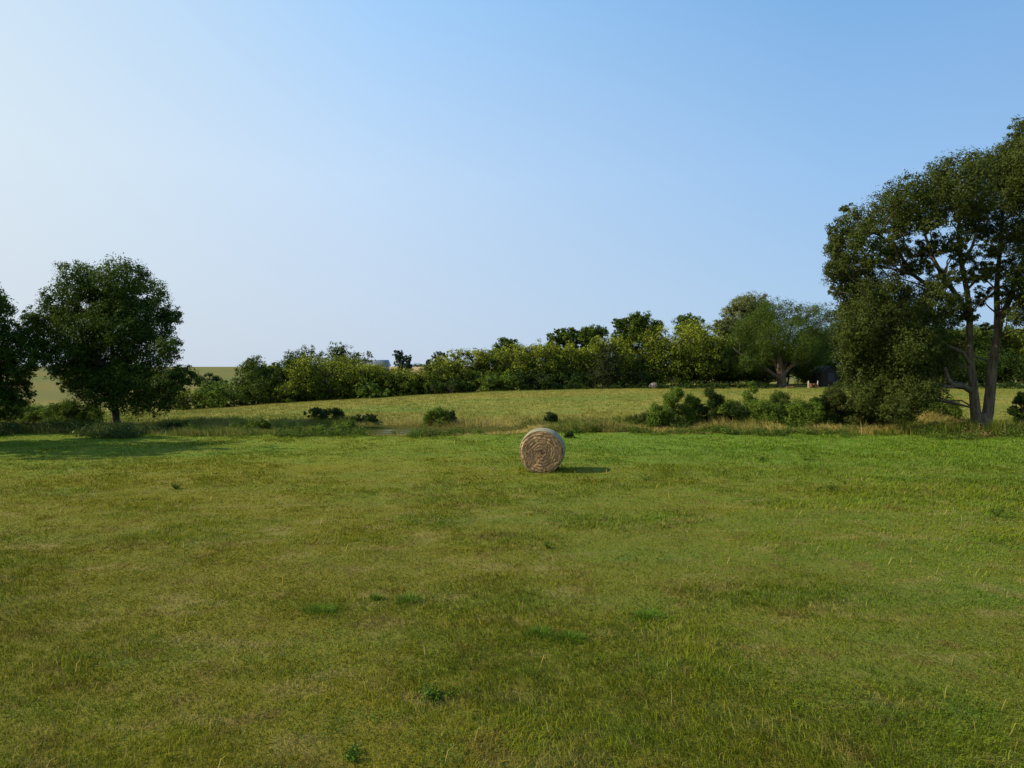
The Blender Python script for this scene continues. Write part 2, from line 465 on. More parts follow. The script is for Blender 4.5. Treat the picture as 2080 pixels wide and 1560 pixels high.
def build_turf():
    rng = np.random.default_rng(11)
    Vs, Ts, Qs, t1, t2 = [], [], [], [], []
    off = 0
    for (n, y0, y1, segs, clump) in ((520000, 5.2, 40.0, 2, 7),):
        nc = n // clump
        cx, cy = scatter_frustum(rng, nc, y0, y1)
        spread = 0.035 + 0.0035 * cy
        x = np.repeat(cx, clump) + rng.normal(0, 1, nc * clump) * np.repeat(spread, clump)
        y = np.repeat(cy, clump) + rng.normal(0, 1, nc * clump) * np.repeat(spread, clump)
        ct = np.repeat(rng.random(nc), clump)
        keep = (y < edge_y(x) + 1.4)
        x, y, ct = x[keep], y[keep], ct[keep]
        m = len(x)
        tall = vnoise(x, y, 0.55, 21, 3)
        lushy = vnoise(x, y, 0.16, 22, 2)
        h = (0.024 + 0.050 * sstep(0.38, 0.75, tall) + 0.03 * sstep(4, 16, x) + 0.02 * lushy) * rng.uniform(0.55, 1.3, m)
        long = rng.random(m) < 0.05
        h = np.where(long, h * 1.7, h)
        stalk = rng.random(m) < 0.003
        h = np.where(stalk, rng.uniform(0.14, 0.26, m), h)
        bx_, by_ = 1.06, 24.7
        ring = (np.abs(x - bx_) < 0.85) & (np.abs(y - by_) < 0.95)
        h = np.where(ring, h + 0.05, h)
        w = (0.0022 + 0.00062 * y) * rng.uniform(0.7, 1.4, m)
        lean = np.clip(rng.normal(0.68, 0.25, m), 0.05, 0.98)
        flow = vnoise(x, y, 0.12, 23, 2) * 6.0 + vnoise(x, y, 0.9, 24, 1) * 3.0
        az = flow + rng.normal(0, 1.1, m)
        yaw = rng.uniform(0, math.pi, m)
        z = terrain(x, y) - 0.005
        V, T, Q, bi = blades(np.stack([x, y, z], -1), h, w, lean, az, yaw, segs)
        Vs.append(V); Ts.append(T + off)
        if Q is not None: Qs.append(Q + off)
        tt = np.clip(ct * 0.6 + rng.random(m) * 0.4, 0, 1); tt = np.where(stalk, 1.0, tt)
        w = np.where(stalk, w * .6, w)
        t1.append(tt[bi]); t2.append(rng.random(m)[bi])
        off += len(V)
    o = make_mesh('grass', np.concatenate(Vs), np.concatenate(Ts), np.concatenate(Qs), M_TURF,
                  {'tint': np.concatenate(t1), 'tint2': np.concatenate(t2)})
    tag(o, 'short patchy green and olive grass covering the mown hay field', 'grass', kind='stuff')
build_turf()

def build_clover():
    rng = np.random.default_rng(15)
    n = 200000; x, y = scatter_frustum(rng, n, 5.2, 24.0)
    pn = vnoise(x, y, 0.8, 51, 3) * 0.6 + vnoise(x, y, 3.1, 52, 2) * 0.4
    k = pn > 0.60; x, y = x[k], y[k]
    k = rng.random(len(x)) < 0.7 * sstep(0.60, 0.70, (vnoise(x, y, 0.8, 51, 3) * 0.6 + vnoise(x, y, 3.1, 52, 2) * 0.4)); x, y = x[k], y[k]; m = len(x)
    z = terrain(x, y) + rng.uniform(0.01, 0.06, m)
    nn = rand_dirs(rng, m) * 0.55 + np.array([-0.1, 0, 0.8]); nn /= np.linalg.norm(nn, axis=1)[:, None]
    V, Q = leaf_quads(np.stack([x, y, z], -1), nn, rng.uniform(0.012, 0.030, m) * np.maximum(1, y / 11), rng, 0.6)
    o = make_mesh('clover', V, None, Q, M_CLOVER, {'tint': np.repeat(rng.random(m), 4)})
    tag(o, 'low broadleaf clover growing in patches through the grass', 'clover', kind='stuff')

def build_tall():
    rng = np.random.default_rng(12)
    n = 170000; cl = 9; nc = n // cl
    cy = 36.9 + rng.random(nc) * 11.5
    cx = (rng.random(nc) * 2 - 1) * (0.74 * cy + 3)
    x = np.repeat(cx, cl) + rng.normal(0, .16, nc * cl); y = np.repeat(cy, cl) + rng.normal(0, .13, nc * cl)
    ct = np.repeat(rng.random(nc), cl)
    ey = edge_y(x) + 1.6 * (vnoise(x, y * 0, 0.8, 35, 3) - 0.5)
    pond = (x > -10.6) & (x < 0.2) & (y > 40.6) & (y < 45.3)
    sparse = rng.random(len(x)) < 0.42
    dens = vnoise(x, y, 0.35, 31, 2)
    keep = (y > ey) & (~pond | sparse) & (rng.random(len(x)) < sstep(0.15, 0.5, dens) + 0.25) & (rng.random(len(x)) < 1 - 0.75 * sstep(45.8, 48.5, y))
    keep &= ~((x < y * (340 - 1040) / F) & (y < 42.5) & (rng.random(len(x)) < 0.8))
    x, y, ct = x[keep], y[keep], ct[keep]; m = len(x)
    hn = vnoise(x, y, 0.22, 32, 3)
    h = (0.22 + 0.70 * sstep(0.3, 0.75, hn) * (0.5 + vnoise(x, y, 1.1, 36, 2))) * rng.uniform(0.6, 1.3, m) * (0.55 + 0.45 * sstep(0, 1.2, y - edge_y(x)))
    h *= 1 - 0.45 * ((x > -11.5) & (x < 1.0) & (y < 45.5))
    h *= 1 - 0.5 * sstep(46, 48.5, y)
    h *= 1 - 0.4 * (1 - sstep(-12, -7, x)) * (0.3 + vnoise(x, y, .6, 37, 2))
    w = rng.uniform(0.012, 0.030, m)
    lean = np.clip(rng.normal(0.35, 0.18, m), 0.03, 0.9)
    az = vnoise(x, y, 0.2, 33, 2) * 7 + rng.normal(0, 0.8, m)
    V, T, Q, bi = blades(np.stack([x, y, terrain(x, y) - 0.02], -1), h, w, lean, az, rng.uniform(0, math.pi, m), 2, 0.3)
    tan = sstep(0.42, 0.62, vnoise(x, y, 0.28, 34, 3)) * 0.75
    tan = tan * (0.45 + 0.55 * sstep(-14, -6, x))
    tt = np.clip(0.10 + tan + (ct - 0.5) * 0.55 + rng.normal(0, .10, m), 0, 1)
    o = make_mesh('tall_grass', V, T, Q, M_TALL, {'tint': tt[bi]})
    tag(o, 'rough tall grass, green and straw coloured, on the creek banks', 'tall grass', kind='stuff')
    # meadow tufts up to the ridge
    n = 170000; cl = 6; nc = n // cl
    u = rng.random(nc); cy = 46.0 + 37.0 * u
    cx = (rng.random(nc) * 2 - 1) * (0.74 * cy + 3)
    x = np.repeat(cx, cl) + rng.normal(0, .14, nc * cl); y = np.repeat(cy, cl) + rng.normal(0, .12, nc * cl)
    ct = np.repeat(rng.random(nc), cl); m = len(x)
    h = (0.06 + 0.12 * vnoise(x, y, 0.3, 41, 3)) * rng.uniform(0.6, 1.4, m) * (1 + 0.9 * (1 - sstep(47, 56, y)))
    w = rng.uniform(0.02, 0.05, m)
    V, T, Q, bi = blades(np.stack([x, y, terrain(x, y) - 0.01], -1), h, w, np.clip(rng.normal(.5, .2, m), .05, .9),
                         rng.uniform(0, 6.28, m), rng.uniform(0, math.pi, m), 1)
    gr = sstep(0.45, 0.62, vnoise(x * 0.5, y, 0.10, 42, 3)) * 0.5 + 0.3 * sstep(8, 20, x) * (vnoise(x, y, .2, 43, 2))
    tt = np.clip(0.70 - gr + (ct - 0.5) * 0.5 + rng.normal(0, .1, m), 0, 1)
    o = make_mesh('meadow_grass', V, T, None, M_MEADOW, {'tint': tt[bi]})
    tag(o, 'yellow green grass on the rising meadow beyond the creek', 'grass', kind='stuff')
build_tall()

# ------------------------------------------------------------------ trees
def tube(points, radii, sides=8):
    P = np.asarray(points, float); r = np.asarray(radii, float); n = len(P)
    V = []; prev = None
    for i in range(n):
        d = P[min(i + 1, n - 1)] - P[max(i - 1, 0)]; d /= np.linalg.norm(d) + 1e-9
        a = np.array([1.0, 0, 0]) if prev is None else prev
        a = a - d * np.dot(a, d)
        if np.linalg.norm(a) < 1e-3: a = np.array([0, 1.0, 0]) - d * d[1]
        a /= np.linalg.norm(a); prev = a; b = np.cross(d, a)
        th = np.linspace(0, 2 * math.pi, sides, endpoint=False)
        V.append(P[i] + r[i] * (np.cos(th)[:, None] * a + np.sin(th)[:, None] * b))
    V = np.concatenate(V); Q = []
    for i in range(n - 1):
        for k in range(sides):
            Q.append((i * sides + k, i * sides + (k + 1) % sides, (i + 1) * sides + (k + 1) % sides, (i + 1) * sides + k))
    # cap the end
    T = [((n - 1) * sides, (n - 1) * sides + k, (n - 1) * sides + k + 1) for k in range(1, sides - 1)]
    return V, np.array(Q), np.array(T)

class MB:
    def __init__(s): s.V = []; s.Q = []; s.T = []; s.n = 0
    def add(s, V, Q=None, T=None):
        if Q is not None and len(Q): s.Q.append(np.asarray(Q) + s.n)
        if T is not None and len(T): s.T.append(np.asarray(T) + s.n)
        s.V.append(np.asarray(V, float)); s.n += len(V)
    def tube(s, pts, rad, sides=8):
        V, Q, T = tube(pts, rad, sides); s.add(V, Q, T)
    def box(s, c, d, rz=0.0, tilt=0.0):
        x, y, z = np.array(d) / 2.0
        v = np.array([[-x, -y, -z], [x, -y, -z], [x, y, -z], [-x, y, -z], [-x, -y, z], [x, -y, z], [x, y, z], [-x, y, z]])
        ct, st = math.cos(tilt), math.sin(tilt)
        v = np.stack([v[:, 0] * ct + v[:, 2] * st, v[:, 1], -v[:, 0] * st + v[:, 2] * ct], -1)
        c_, s_ = math.cos(rz), math.sin(rz)
        v = np.stack([v[:, 0] * c_ - v[:, 1] * s_, v[:, 0] * s_ + v[:, 1] * c_, v[:, 2]], -1) + np.array(c)
        s.add(v, [(0, 3, 2, 1), (4, 5, 6, 7), (0, 1, 5, 4), (1, 2, 6, 5), (2, 3, 7, 6), (3, 0, 4, 7)])
    def build(s, name, mat, parent=None, smooth=False, attrs=None):
        return make_mesh(name, np.concatenate(s.V), np.concatenate(s.T) if s.T else None,
                         np.concatenate(s.Q) if s.Q else None, mat, attrs, smooth, parent)

def curve_pts(a, b, sag, rng, n=6, jit=0.04):
    """a bent limb from a to b"""
    a = np.asarray(a, float); b = np.asarray(b, float); t = np.linspace(0, 1, n)[:, None]
    ln = np.linalg.norm(b - a)
    p = a + (b - a) * t
    p[:, 2] += np.sin(t[:, 0] * math.pi) * sag * ln
    p[1:-1] += rng.normal(0, jit * ln, (n - 2, 3))
    return p

def rand_dirs(rng, n):
    d = rng.normal(0, 1, (n, 3)); return d / np.linalg.norm(d, axis=1)[:, None]

def leaf_quads(C, Nn, size, rng, aspect=0.5):
    n = len(C)
    t = rand_dirs(rng, n); t = t - Nn * np.sum(t * Nn, 1)[:, None]; t /= np.linalg.norm(t, axis=1)[:, None] + 1e-9
    b = np.cross(Nn, t)
    s = size[:, None]
    V = np.stack([C - t * s * 0.5, C + b * s * aspect * 0.5 + t * s * 0.05 + Nn * s * 0.10, C + t * s * 0.5, C - b * s * aspect * 0.5 - t * s * 0.03 + Nn * s * 0.10], 1)
    return V.reshape(-1, 3), np.arange(n * 4).reshape(n, 4)

def foliage(lobes, count, size, rng, clump=26, shell=0.55, bloom=0.0, twig_mb=None, flat=0.75, cs=0.20, aspect=0.5, hang=0.0, twig_r=0.02):
    """leaves gathered in clumps near the surface of each lobe (cx, cy, cz, rx, ry, rz)"""
    lobes = np.asarray(lobes, float)
    vol = (lobes[:, 3] * lobes[:, 4] * lobes[:, 5]) ** (2.0 / 3.0)
    nc_tot = max(len(lobes), count // clump)
    ncs = np.maximum(1, np.round(nc_tot * vol / vol.sum()).astype(int))
    zmin = (lobes[:, 2] - lobes[:, 5]).min(); zmax = (lobes[:, 2] + lobes[:, 5]).max()
    Vs = []; tints = []; blooms = []; Qs = []; off = 0
    for L_, nc in zip(lobes, ncs):
        d = rand_dirs(rng, nc); c = L_[:3]; r = L_[3:6]
        rad = (shell + (1.04 - shell) * rng.random(nc) ** 0.6)
        rad *= 1 + 0.07 * np.clip(rng.normal(0, 1, nc), -2, 2)
        cc = c + d * r * rad[:, None]
        if twig_mb is not None:
            for k in range(0, nc, max(1, nc // 5)):
                twig_mb.tube(curve_pts(c, cc[k], 0.05, rng, 5, 0.02), np.linspace(twig_r * 1.6, twig_r * 0.4, 5), 4)
        rr = r.mean() * cs * rng.uniform(0.55, 1.5, nc)
        nl = clump
        ci = np.repeat(np.arange(nc), nl)
        g = rand_dirs(rng, nc * nl) * (1.75 * rng.random(nc * nl) ** 0.55)[:, None] * rr[ci][:, None] * np.array([1, 1, flat])
        if hang: g[:, 2] -= np.abs(np.clip(rng.normal(0, 1, nc * nl), -2, 2)) * rr[ci] * hang
        pos = cc[ci] + g
        outw = d[ci]
        nn = outw * 0.5 + rand_dirs(rng, nc * nl) * 0.75 + np.array([0, 0, 0.3]) + g / (rr[ci][:, None] + 1e-6) * 0.5
        nn /= np.linalg.norm(nn, axis=1)[:, None] + 1e-9
        sz = size * rng.uniform(0.6, 1.35, nc * nl)
        V, Q = leaf_quads(pos, nn, sz, rng, aspect)
        Vs.append(V); Qs.append(Q + off); off += len(V)
        ct = rng.random(nc)[ci] * 0.55 + rng.random(nc * nl) * 0.45
        tints.append(np.repeat(ct, 4))
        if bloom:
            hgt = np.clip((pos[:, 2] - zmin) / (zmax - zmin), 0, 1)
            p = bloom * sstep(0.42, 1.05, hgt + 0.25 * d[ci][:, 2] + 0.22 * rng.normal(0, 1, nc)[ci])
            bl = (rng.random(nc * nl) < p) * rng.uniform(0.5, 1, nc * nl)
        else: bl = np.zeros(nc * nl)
        blooms.append(np.repeat(bl, 4))
    return np.concatenate(Vs), np.concatenate(Qs), np.concatenate(tints), np.concatenate(blooms)

def plant(name, label, cat, base, lobes, count, size, mat, seed, bark=None, trunk=None, trunk_r=0.15, group=None,
          limbs=True, flowers=0.0, stems=0, **kw):
    """a tree or shrub: Empty at the foot > trunk (with its limbs) and crown"""
    rng = np.random.default_rng(seed)
    base = np.asarray(base, float)
    root = thing(name, label, cat, tuple(base), 0, group)
    lobes = np.asarray(lobes, float).copy(); lobes[:, :3] -= base
    mb = MB()
    if trunk is None:
        top = lobes[:, :3].mean(0); top = np.array([top[0] * 0.6, top[1] * 0.6, top[2]])
        trunk = [np.array([0, 0, -0.25]), np.array([0, 0, 0.02]), top * 0.35 + rng.normal(0, .03, 3), top * 0.7 + rng.normal(0, .05, 3), top]
        rad = [trunk_r * 1.35, trunk_r * 1.15, trunk_r * 0.9, trunk_r * 0.7, trunk_r * 0.5]
        mb.tube(trunk, rad, 10)
        spine = np.array(trunk)
    else:
        spine = None
        for pts, rad in trunk:
            pts = np.array(pts) - base; mb.tube(pts, rad, 12)
            spine = pts if spine is None else np.concatenate([spine, pts])
    if limbs:
        for L_ in lobes:
            tgt = L_[:3]
            cand = spine[(spine[:, 2] < tgt[2] + 0.3)]
            if len(cand) == 0: cand = spine[:2]
            sc = np.linalg.norm(cand - tgt, axis=1) + 0.6 * np.abs(cand[:, 2] - (tgt[2] * 0.75))
            a = cand[np.argmin(sc)]
            ln = np.linalg.norm(tgt - a)
            r0 = trunk_r * 0.42
            mb.tube(curve_pts(a, tgt, 0.06, rng, 6, 0.035), np.linspace(r0, r0 * 0.25, 6), 6)
    V, Q, t, bl = foliage(lobes, count, size, rng, twig_mb=mb if limbs else None, twig_r=max(0.012, trunk_r * 0.09), **kw)
    mb.build('trunk', bark or M_BARK_D, root, smooth=True)
    make_mesh('crown', V, None, Q, mat, {'tint': t, 'bloom': bl}, False, root)
    return root

def px_lobes(spec, Y, rng, depth=1.0, squash=1.0):
    """(px, py, r_px[, dy]) -> world lobes at depth Y"""
    out = []
    for s in spec:
        r = s[2] / F * Y
        dy = s[3] if len(s) > 3 else rng.normal(0, depth)
        c = W(s[0], s[1], Y + dy)
        out.append((c[0], c[1], c[2], r, r * 1.05, r * squash))
    return out

build_clover()
# --- dark maple on the left
rng = np.random.default_rng(5)
Yl = 45.0
lx = px_x(236, Yl)
base = (lx, Yl, ground_at(lx, Yl) - 0.02)
spec = [(165, 572, 44), (250, 568, 46), (125, 615, 38), (205, 612, 48), (300, 600, 38), (100, 655, 42), (170, 668, 56), (245, 655, 58),
        (310, 655, 46), (345, 640, 26), (62, 655, 24), (60, 690, 30), (140, 725, 46), (215, 730, 66), (290, 728, 58), (345, 705, 26), (375, 765, 26),
        (345, 775, 32), (205, 788, 46), (265, 790, 56), (320, 802, 42), (140, 782, 20), (175, 760, 40), (95, 715, 28), (240, 620, 40)]
plant('maple_tree', 'dark rounded maple with twin-humped top and short straight trunk, left of the field', 'tree', base,
      px_lobes(spec, Yl, rng, 1.5, 0.95), 150000, 0.135, M_MAPLE, 101, trunk_r=0.20, shell=0.35, cs=0.17, clump=44)
# --- tree cut by the left edge
Yf = 42.0
fx = px_x(-75, Yf)
base = (fx, Yf, ground_at(fx, Yf))
spec = [(-5, 640, 34), (-40, 620, 50), (-90, 600, 60), (20, 700, 40), (-30, 700, 60), (50, 735, 34), (15, 770, 42), (-40, 770, 60), (35, 800, 28),
        (-15, 820, 42), (-100, 700, 70), (-140, 760, 70), (-150, 650, 60), (-80, 810, 50), (75, 725, 20)]
plant('maple_tree', 'dark maple cut off by the left edge of the view', 'tree', base,
      px_lobes(spec, Yf, rng, 1.4, 0.95), 95000, 0.135, M_MAPLE, 102, trunk_r=0.26, shell=0.35, cs=0.17, clump=44)
# --- maples standing just outside the view, whose shade reaches the field
for k, (x, y, h) in enumerate(((-29.5, 30.6, 9.6), (-36.5, 38.5, 11.5))):
    z = ground_at(x, y)
    lobes = []
    r2 = np.random.default_rng(300 + k)
    for _ in range(16):
        a = r2.uniform(0, 6.28); rr = 3.1 * math.sqrt(r2.random()); zz = z + 2.6 + (h - 4.0) * r2.random()
        lobes.append((x + rr * math.cos(a), y + rr * math.sin(a), zz, 1.7, 1.7, 1.5))
    plant('maple_tree', ('broad maple outside the left edge, nearest the mown field', 'tall maple outside the left edge behind the nearer one')[k], 'tree',
          (x, y, z), lobes, 14000, 0.34, M_MAPLE, 310 + k, trunk_r=0.25, shell=0.4)

# --- big tree on the right
Yr = 40.0
bx = px_x(1993, Yr)
base = np.array((bx, Yr, ground_at(bx, Yr)))
def P3(px, py, dy=0.0): return W(px, py, Yr + dy)
tr = [
    ([P3(1994, 884), P3(1993, 868), P3(1992, 852), P3(1990, 840)], [0.56, 0.46, 0.42, 0.38]),
    ([P3(1985, 868), P3(1981, 830), P3(1977, 790), P3(1972, 740), P3(1969, 690), P3(1970, 640, -.2), P3(1964, 590, -.3), P3(1952, 530, -.3), P3(1946, 480), P3(1952, 420), P3(1950, 380)],
     [0.30, 0.26, 0.23, 0.20, 0.18, 0.16, 0.14, 0.12, 0.09, 0.07, 0.04]),
    ([P3(2001, 868), P3(2008, 830), P3(2012, 790), P3(2017, 740), P3(2024, 690), P3(2032, 650), P3(2050, 610, .3), P3(2068, 560, .4), P3(2090, 500, .4), P3(2105, 430)],
     [0.31, 0.28, 0.26, 0.23, 0.21, 0.17, 0.15, 0.12, 0.09, 0.06]),
    ([P3(2024, 690), P3(2026, 640, .5), P3(2024, 590, .6), P3(2030, 520, .8), P3(2036, 440, .8), P3(2030, 360, .8)], [0.18, 0.16, 0.14, 0.11, 0.08, 0.05]),
    ([P3(1970, 650), P3(1950, 610), P3(1915, 560), P3(1895, 525), P3(1880, 480), P3(1868, 430)], [0.15, 0.13, 0.12, 0.10, 0.07, 0.05]),
    ([P3(1950, 610), P3(1900, 590, .5), P3(1850, 555, .5), P3(1825, 510, .5), P3(1790, 480, .4), P3(1750, 460, .4)], [0.13, 0.11, 0.10, 0.08, 0.06, 0.04]),
    ([P3(1952, 545), P3(1975, 500), P3(1990, 450), P3(2000, 400)], [0.10, 0.08, 0.06, 0.04]),
    ([P3(1974, 745), P3(1955, 715, -.4), P3(1920, 700, -.8), P3(1870, 690, -1), P3(1820, 700, -1)], [0.12, 0.10, 0.08, 0.06, 0.04]),
]
spec = [(1742, 450, 34), (1722, 500, 38), (1765, 480, 32), (1800, 425, 42), (1845, 395, 42), (1880, 420, 34), (1905, 370, 40), (1955, 355, 46), (2005, 345, 40),
        (2050, 330, 46), (2085, 300, 40), (2130, 330, 70), (1930, 420, 32), (1985, 400, 36), (2040, 400, 42), (2090, 400, 50), (1830, 460, 26),
        (1712, 560, 32), (1755, 565, 36), (1800, 590, 44), (1850, 610, 44), (1735, 600, 36), (1900, 620, 38), (1765, 640, 50), (1820, 665, 50),
        (1880, 680, 48), (1930, 640, 30), (1735, 690, 36), (1780, 720, 48), (1840, 740, 50), (1900, 735, 40), (1740, 755, 32), (1790, 790, 40),
        (1845, 800, 42), (1765, 820, 22), (1815, 828, 26), (1890, 790, 28), (1945, 480, 22), (1995, 470, 20), (2060, 470, 30), (2100, 480, 50),
        (2050, 560, 22), (1985, 545, 18), (2110, 580, 50), (2130, 660, 50), (2160, 480, 80), (2150, 560, 70), (1930, 560, 20), (1880, 540, 20),
        (1950, 610, 22), (2000, 590, 16), (2078, 610, 20), (1850, 445, 28), (1895, 455, 26), (1780, 520, 24), (1815, 492, 26), (1905, 575, 24), (1975, 452, 28), (2020, 500, 26), (2045, 540, 22), (2000, 560, 18), (1935, 505, 20), (1885, 512, 18), (1965, 420, 30), (1850, 545, 22), (1715, 640, 30), (1800, 520, 20), (1705, 530, 22), (1720, 420, 14), (1696, 590, 14), (1700, 470, 22), (1735, 540, 36), (1760, 610, 44), (1830, 640, 44), (1745, 665, 40), (1850, 700, 46), (1800, 760, 46), (1870, 770, 40), (1755, 800, 34), (1725, 720, 30), (1930, 720, 26), (1700, 500, 22), (1690, 545, 20), (2075, 262, 26), (2100, 340, 60), (2060, 640, 20), (2110, 620, 40), (1962, 560, 18, -1), (1976, 640, 15, -1), (2034, 600, 20, -1), (2004, 665, 13, -1), (1958, 520, 22, -1), (1860, 505, 24), (1905, 500, 20), (1820, 520, 22), (2015, 450, 26), (2010, 545, 16, -1), (1990, 610, 14, 1), (2050, 690, 14, -1), (1950, 700, 18)]
tree_r = plant('box_elder_tree', 'very large olive green tree with forked grey trunk, at the right edge', 'tree', base,
      px_lobes(spec, Yr, rng, 1.9, 0.95), 340000, 0.135, M_OLIVE, 103, bark=M_BARK_L, trunk=tr, trunk_r=0.13, shell=0.35, cs=0.19, hang=0.5, aspect=0.42, clump=40)
mb = MB()
mb.tube([P3(1974, 795), P3(1955, 783, -.5), P3(1935, 782, -.9), P3(1925, 772, -1.1), P3(1921, 756, -1.2), P3(1919, 746, -1.25)] - base, [0.17, 0.16, 0.15, 0.15, 0.12, 0.10], 10)
mb.tube([P3(1940, 783, -.8), P3(1925, 786, -1.2), P3(1912, 782, -1.5), P3(1890, 770, -1.6), P3(1868, 764, -1.7)] - base, [0.10, 0.09, 0.06, 0.04, 0.02], 8)
bl = mb.build('broken_limb', M_BARK_L, tree_r, smooth=True)

# --- treeline beyond the ridge
def hedge_tree(px, top, half, Y, style, label, seed, bottom=None, name='tree', cat='tree', group='trees along the far ridge', dens=1.0):
    rg = np.random.default_rng(seed)
    x = px_x(px, Y); z0 = ground_at(x, Y); zt = W(px, top, Y)[2]
    H = zt - z0; hw = half * (1.0 if Y > 150 else 1.32) / F * Y
    mats = {'yellow': M_YELLOW, 'deep': M_DEEP_SHADE, 'cedar': M_CEDAR, 'pale': M_PALE, 'willow': M_WILLOW, 'shrub': M_SHRUB, 'far': M_FAR, 'olive': M_OLIVE}
    lobes = []
    if style == 'spire': hw *= 1.25
    if style == 'cedar':
        hw /= 1.2
        for k in range(20):
            t = k / 19.0; w = hw * (0.92 * math.sin(math.pi * min(1, 0.30 + 0.62 * t)) ** 0.8)
            a = rg.uniform(0, 6.28); r = w * 0.55
            lobes.append((x + (w - r) * math.cos(a), Y + (w - r) * math.sin(a), z0 + H * (0.10 + 0.80 * t), r, r, r * 1.1))
            lobes.append((x, Y, z0 + H * (0.10 + 0.80 * t), w * 0.6, w * 0.6, w * 0.6))
        kw = dict(shell=0.6, cs=0.13, aspect=0.35)
    elif style == 'spire':
        nsp = 5
        for k in range(nsp):
            ox = rg.uniform(-0.6, 0.6) * hw if k else 0; oy = rg.uniform(-0.5, 0.5) * hw; hh = H * (1.0 if k == 0 else rg.uniform(0.72, 0.97))
            for j in range(6):
                t = 0.30 + 0.70 * j / 5; r = hw * (0.56 - 0.36 * (t - 0.30))
                lobes.append((x + ox + rg.normal(0, .1) * hw, Y + oy, z0 + hh * t - r * 0.9, r, r, r * 1.5))
        kw = dict(shell=0.35, cs=0.30, aspect=0.5)
    else:
        nl = int(30 * min(2.6, max(1.0, H / (1.6 * hw))))
        for k in range(nl):
            t = (k + 0.5) / nl
            env = math.sin(math.pi * min(1.0, 0.32 + 0.44 * t)) ** 0.5
            r = min(hw, H) * rg.uniform(0.22, 0.36)
            a = rg.uniform(0, 6.28); q = max(0.0, hw * env - r * 0.7) * math.sqrt(rg.uniform(0.1, 1))
            zc = z0 + r * 0.5 + (H - r * 1.45) * t ** 0.8
            lobes.append((x + q * math.cos(a), Y + q * math.sin(a), zc, r, r, r * 0.85))
        lobes.append((x, Y, zt - min(hw, H) * 0.28, min(hw, H) * 0.28, min(hw, H) * 0.28, min(hw, H) * 0.26))
        kw = dict(shell=0.30, cs=0.24)
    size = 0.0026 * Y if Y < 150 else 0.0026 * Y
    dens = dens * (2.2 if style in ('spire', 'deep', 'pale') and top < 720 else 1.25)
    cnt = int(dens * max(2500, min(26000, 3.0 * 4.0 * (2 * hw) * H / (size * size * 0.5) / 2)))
    m = M_ASH if style == 'spire' or (style == 'deep' and top < 720) else mats.get(style, M_DEEP_SHADE)
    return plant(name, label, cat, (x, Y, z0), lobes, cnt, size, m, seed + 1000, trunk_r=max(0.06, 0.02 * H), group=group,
                 limbs=True, clump=20, bloom=(0.85 if style == 'yellow' else 0.0), **kw)

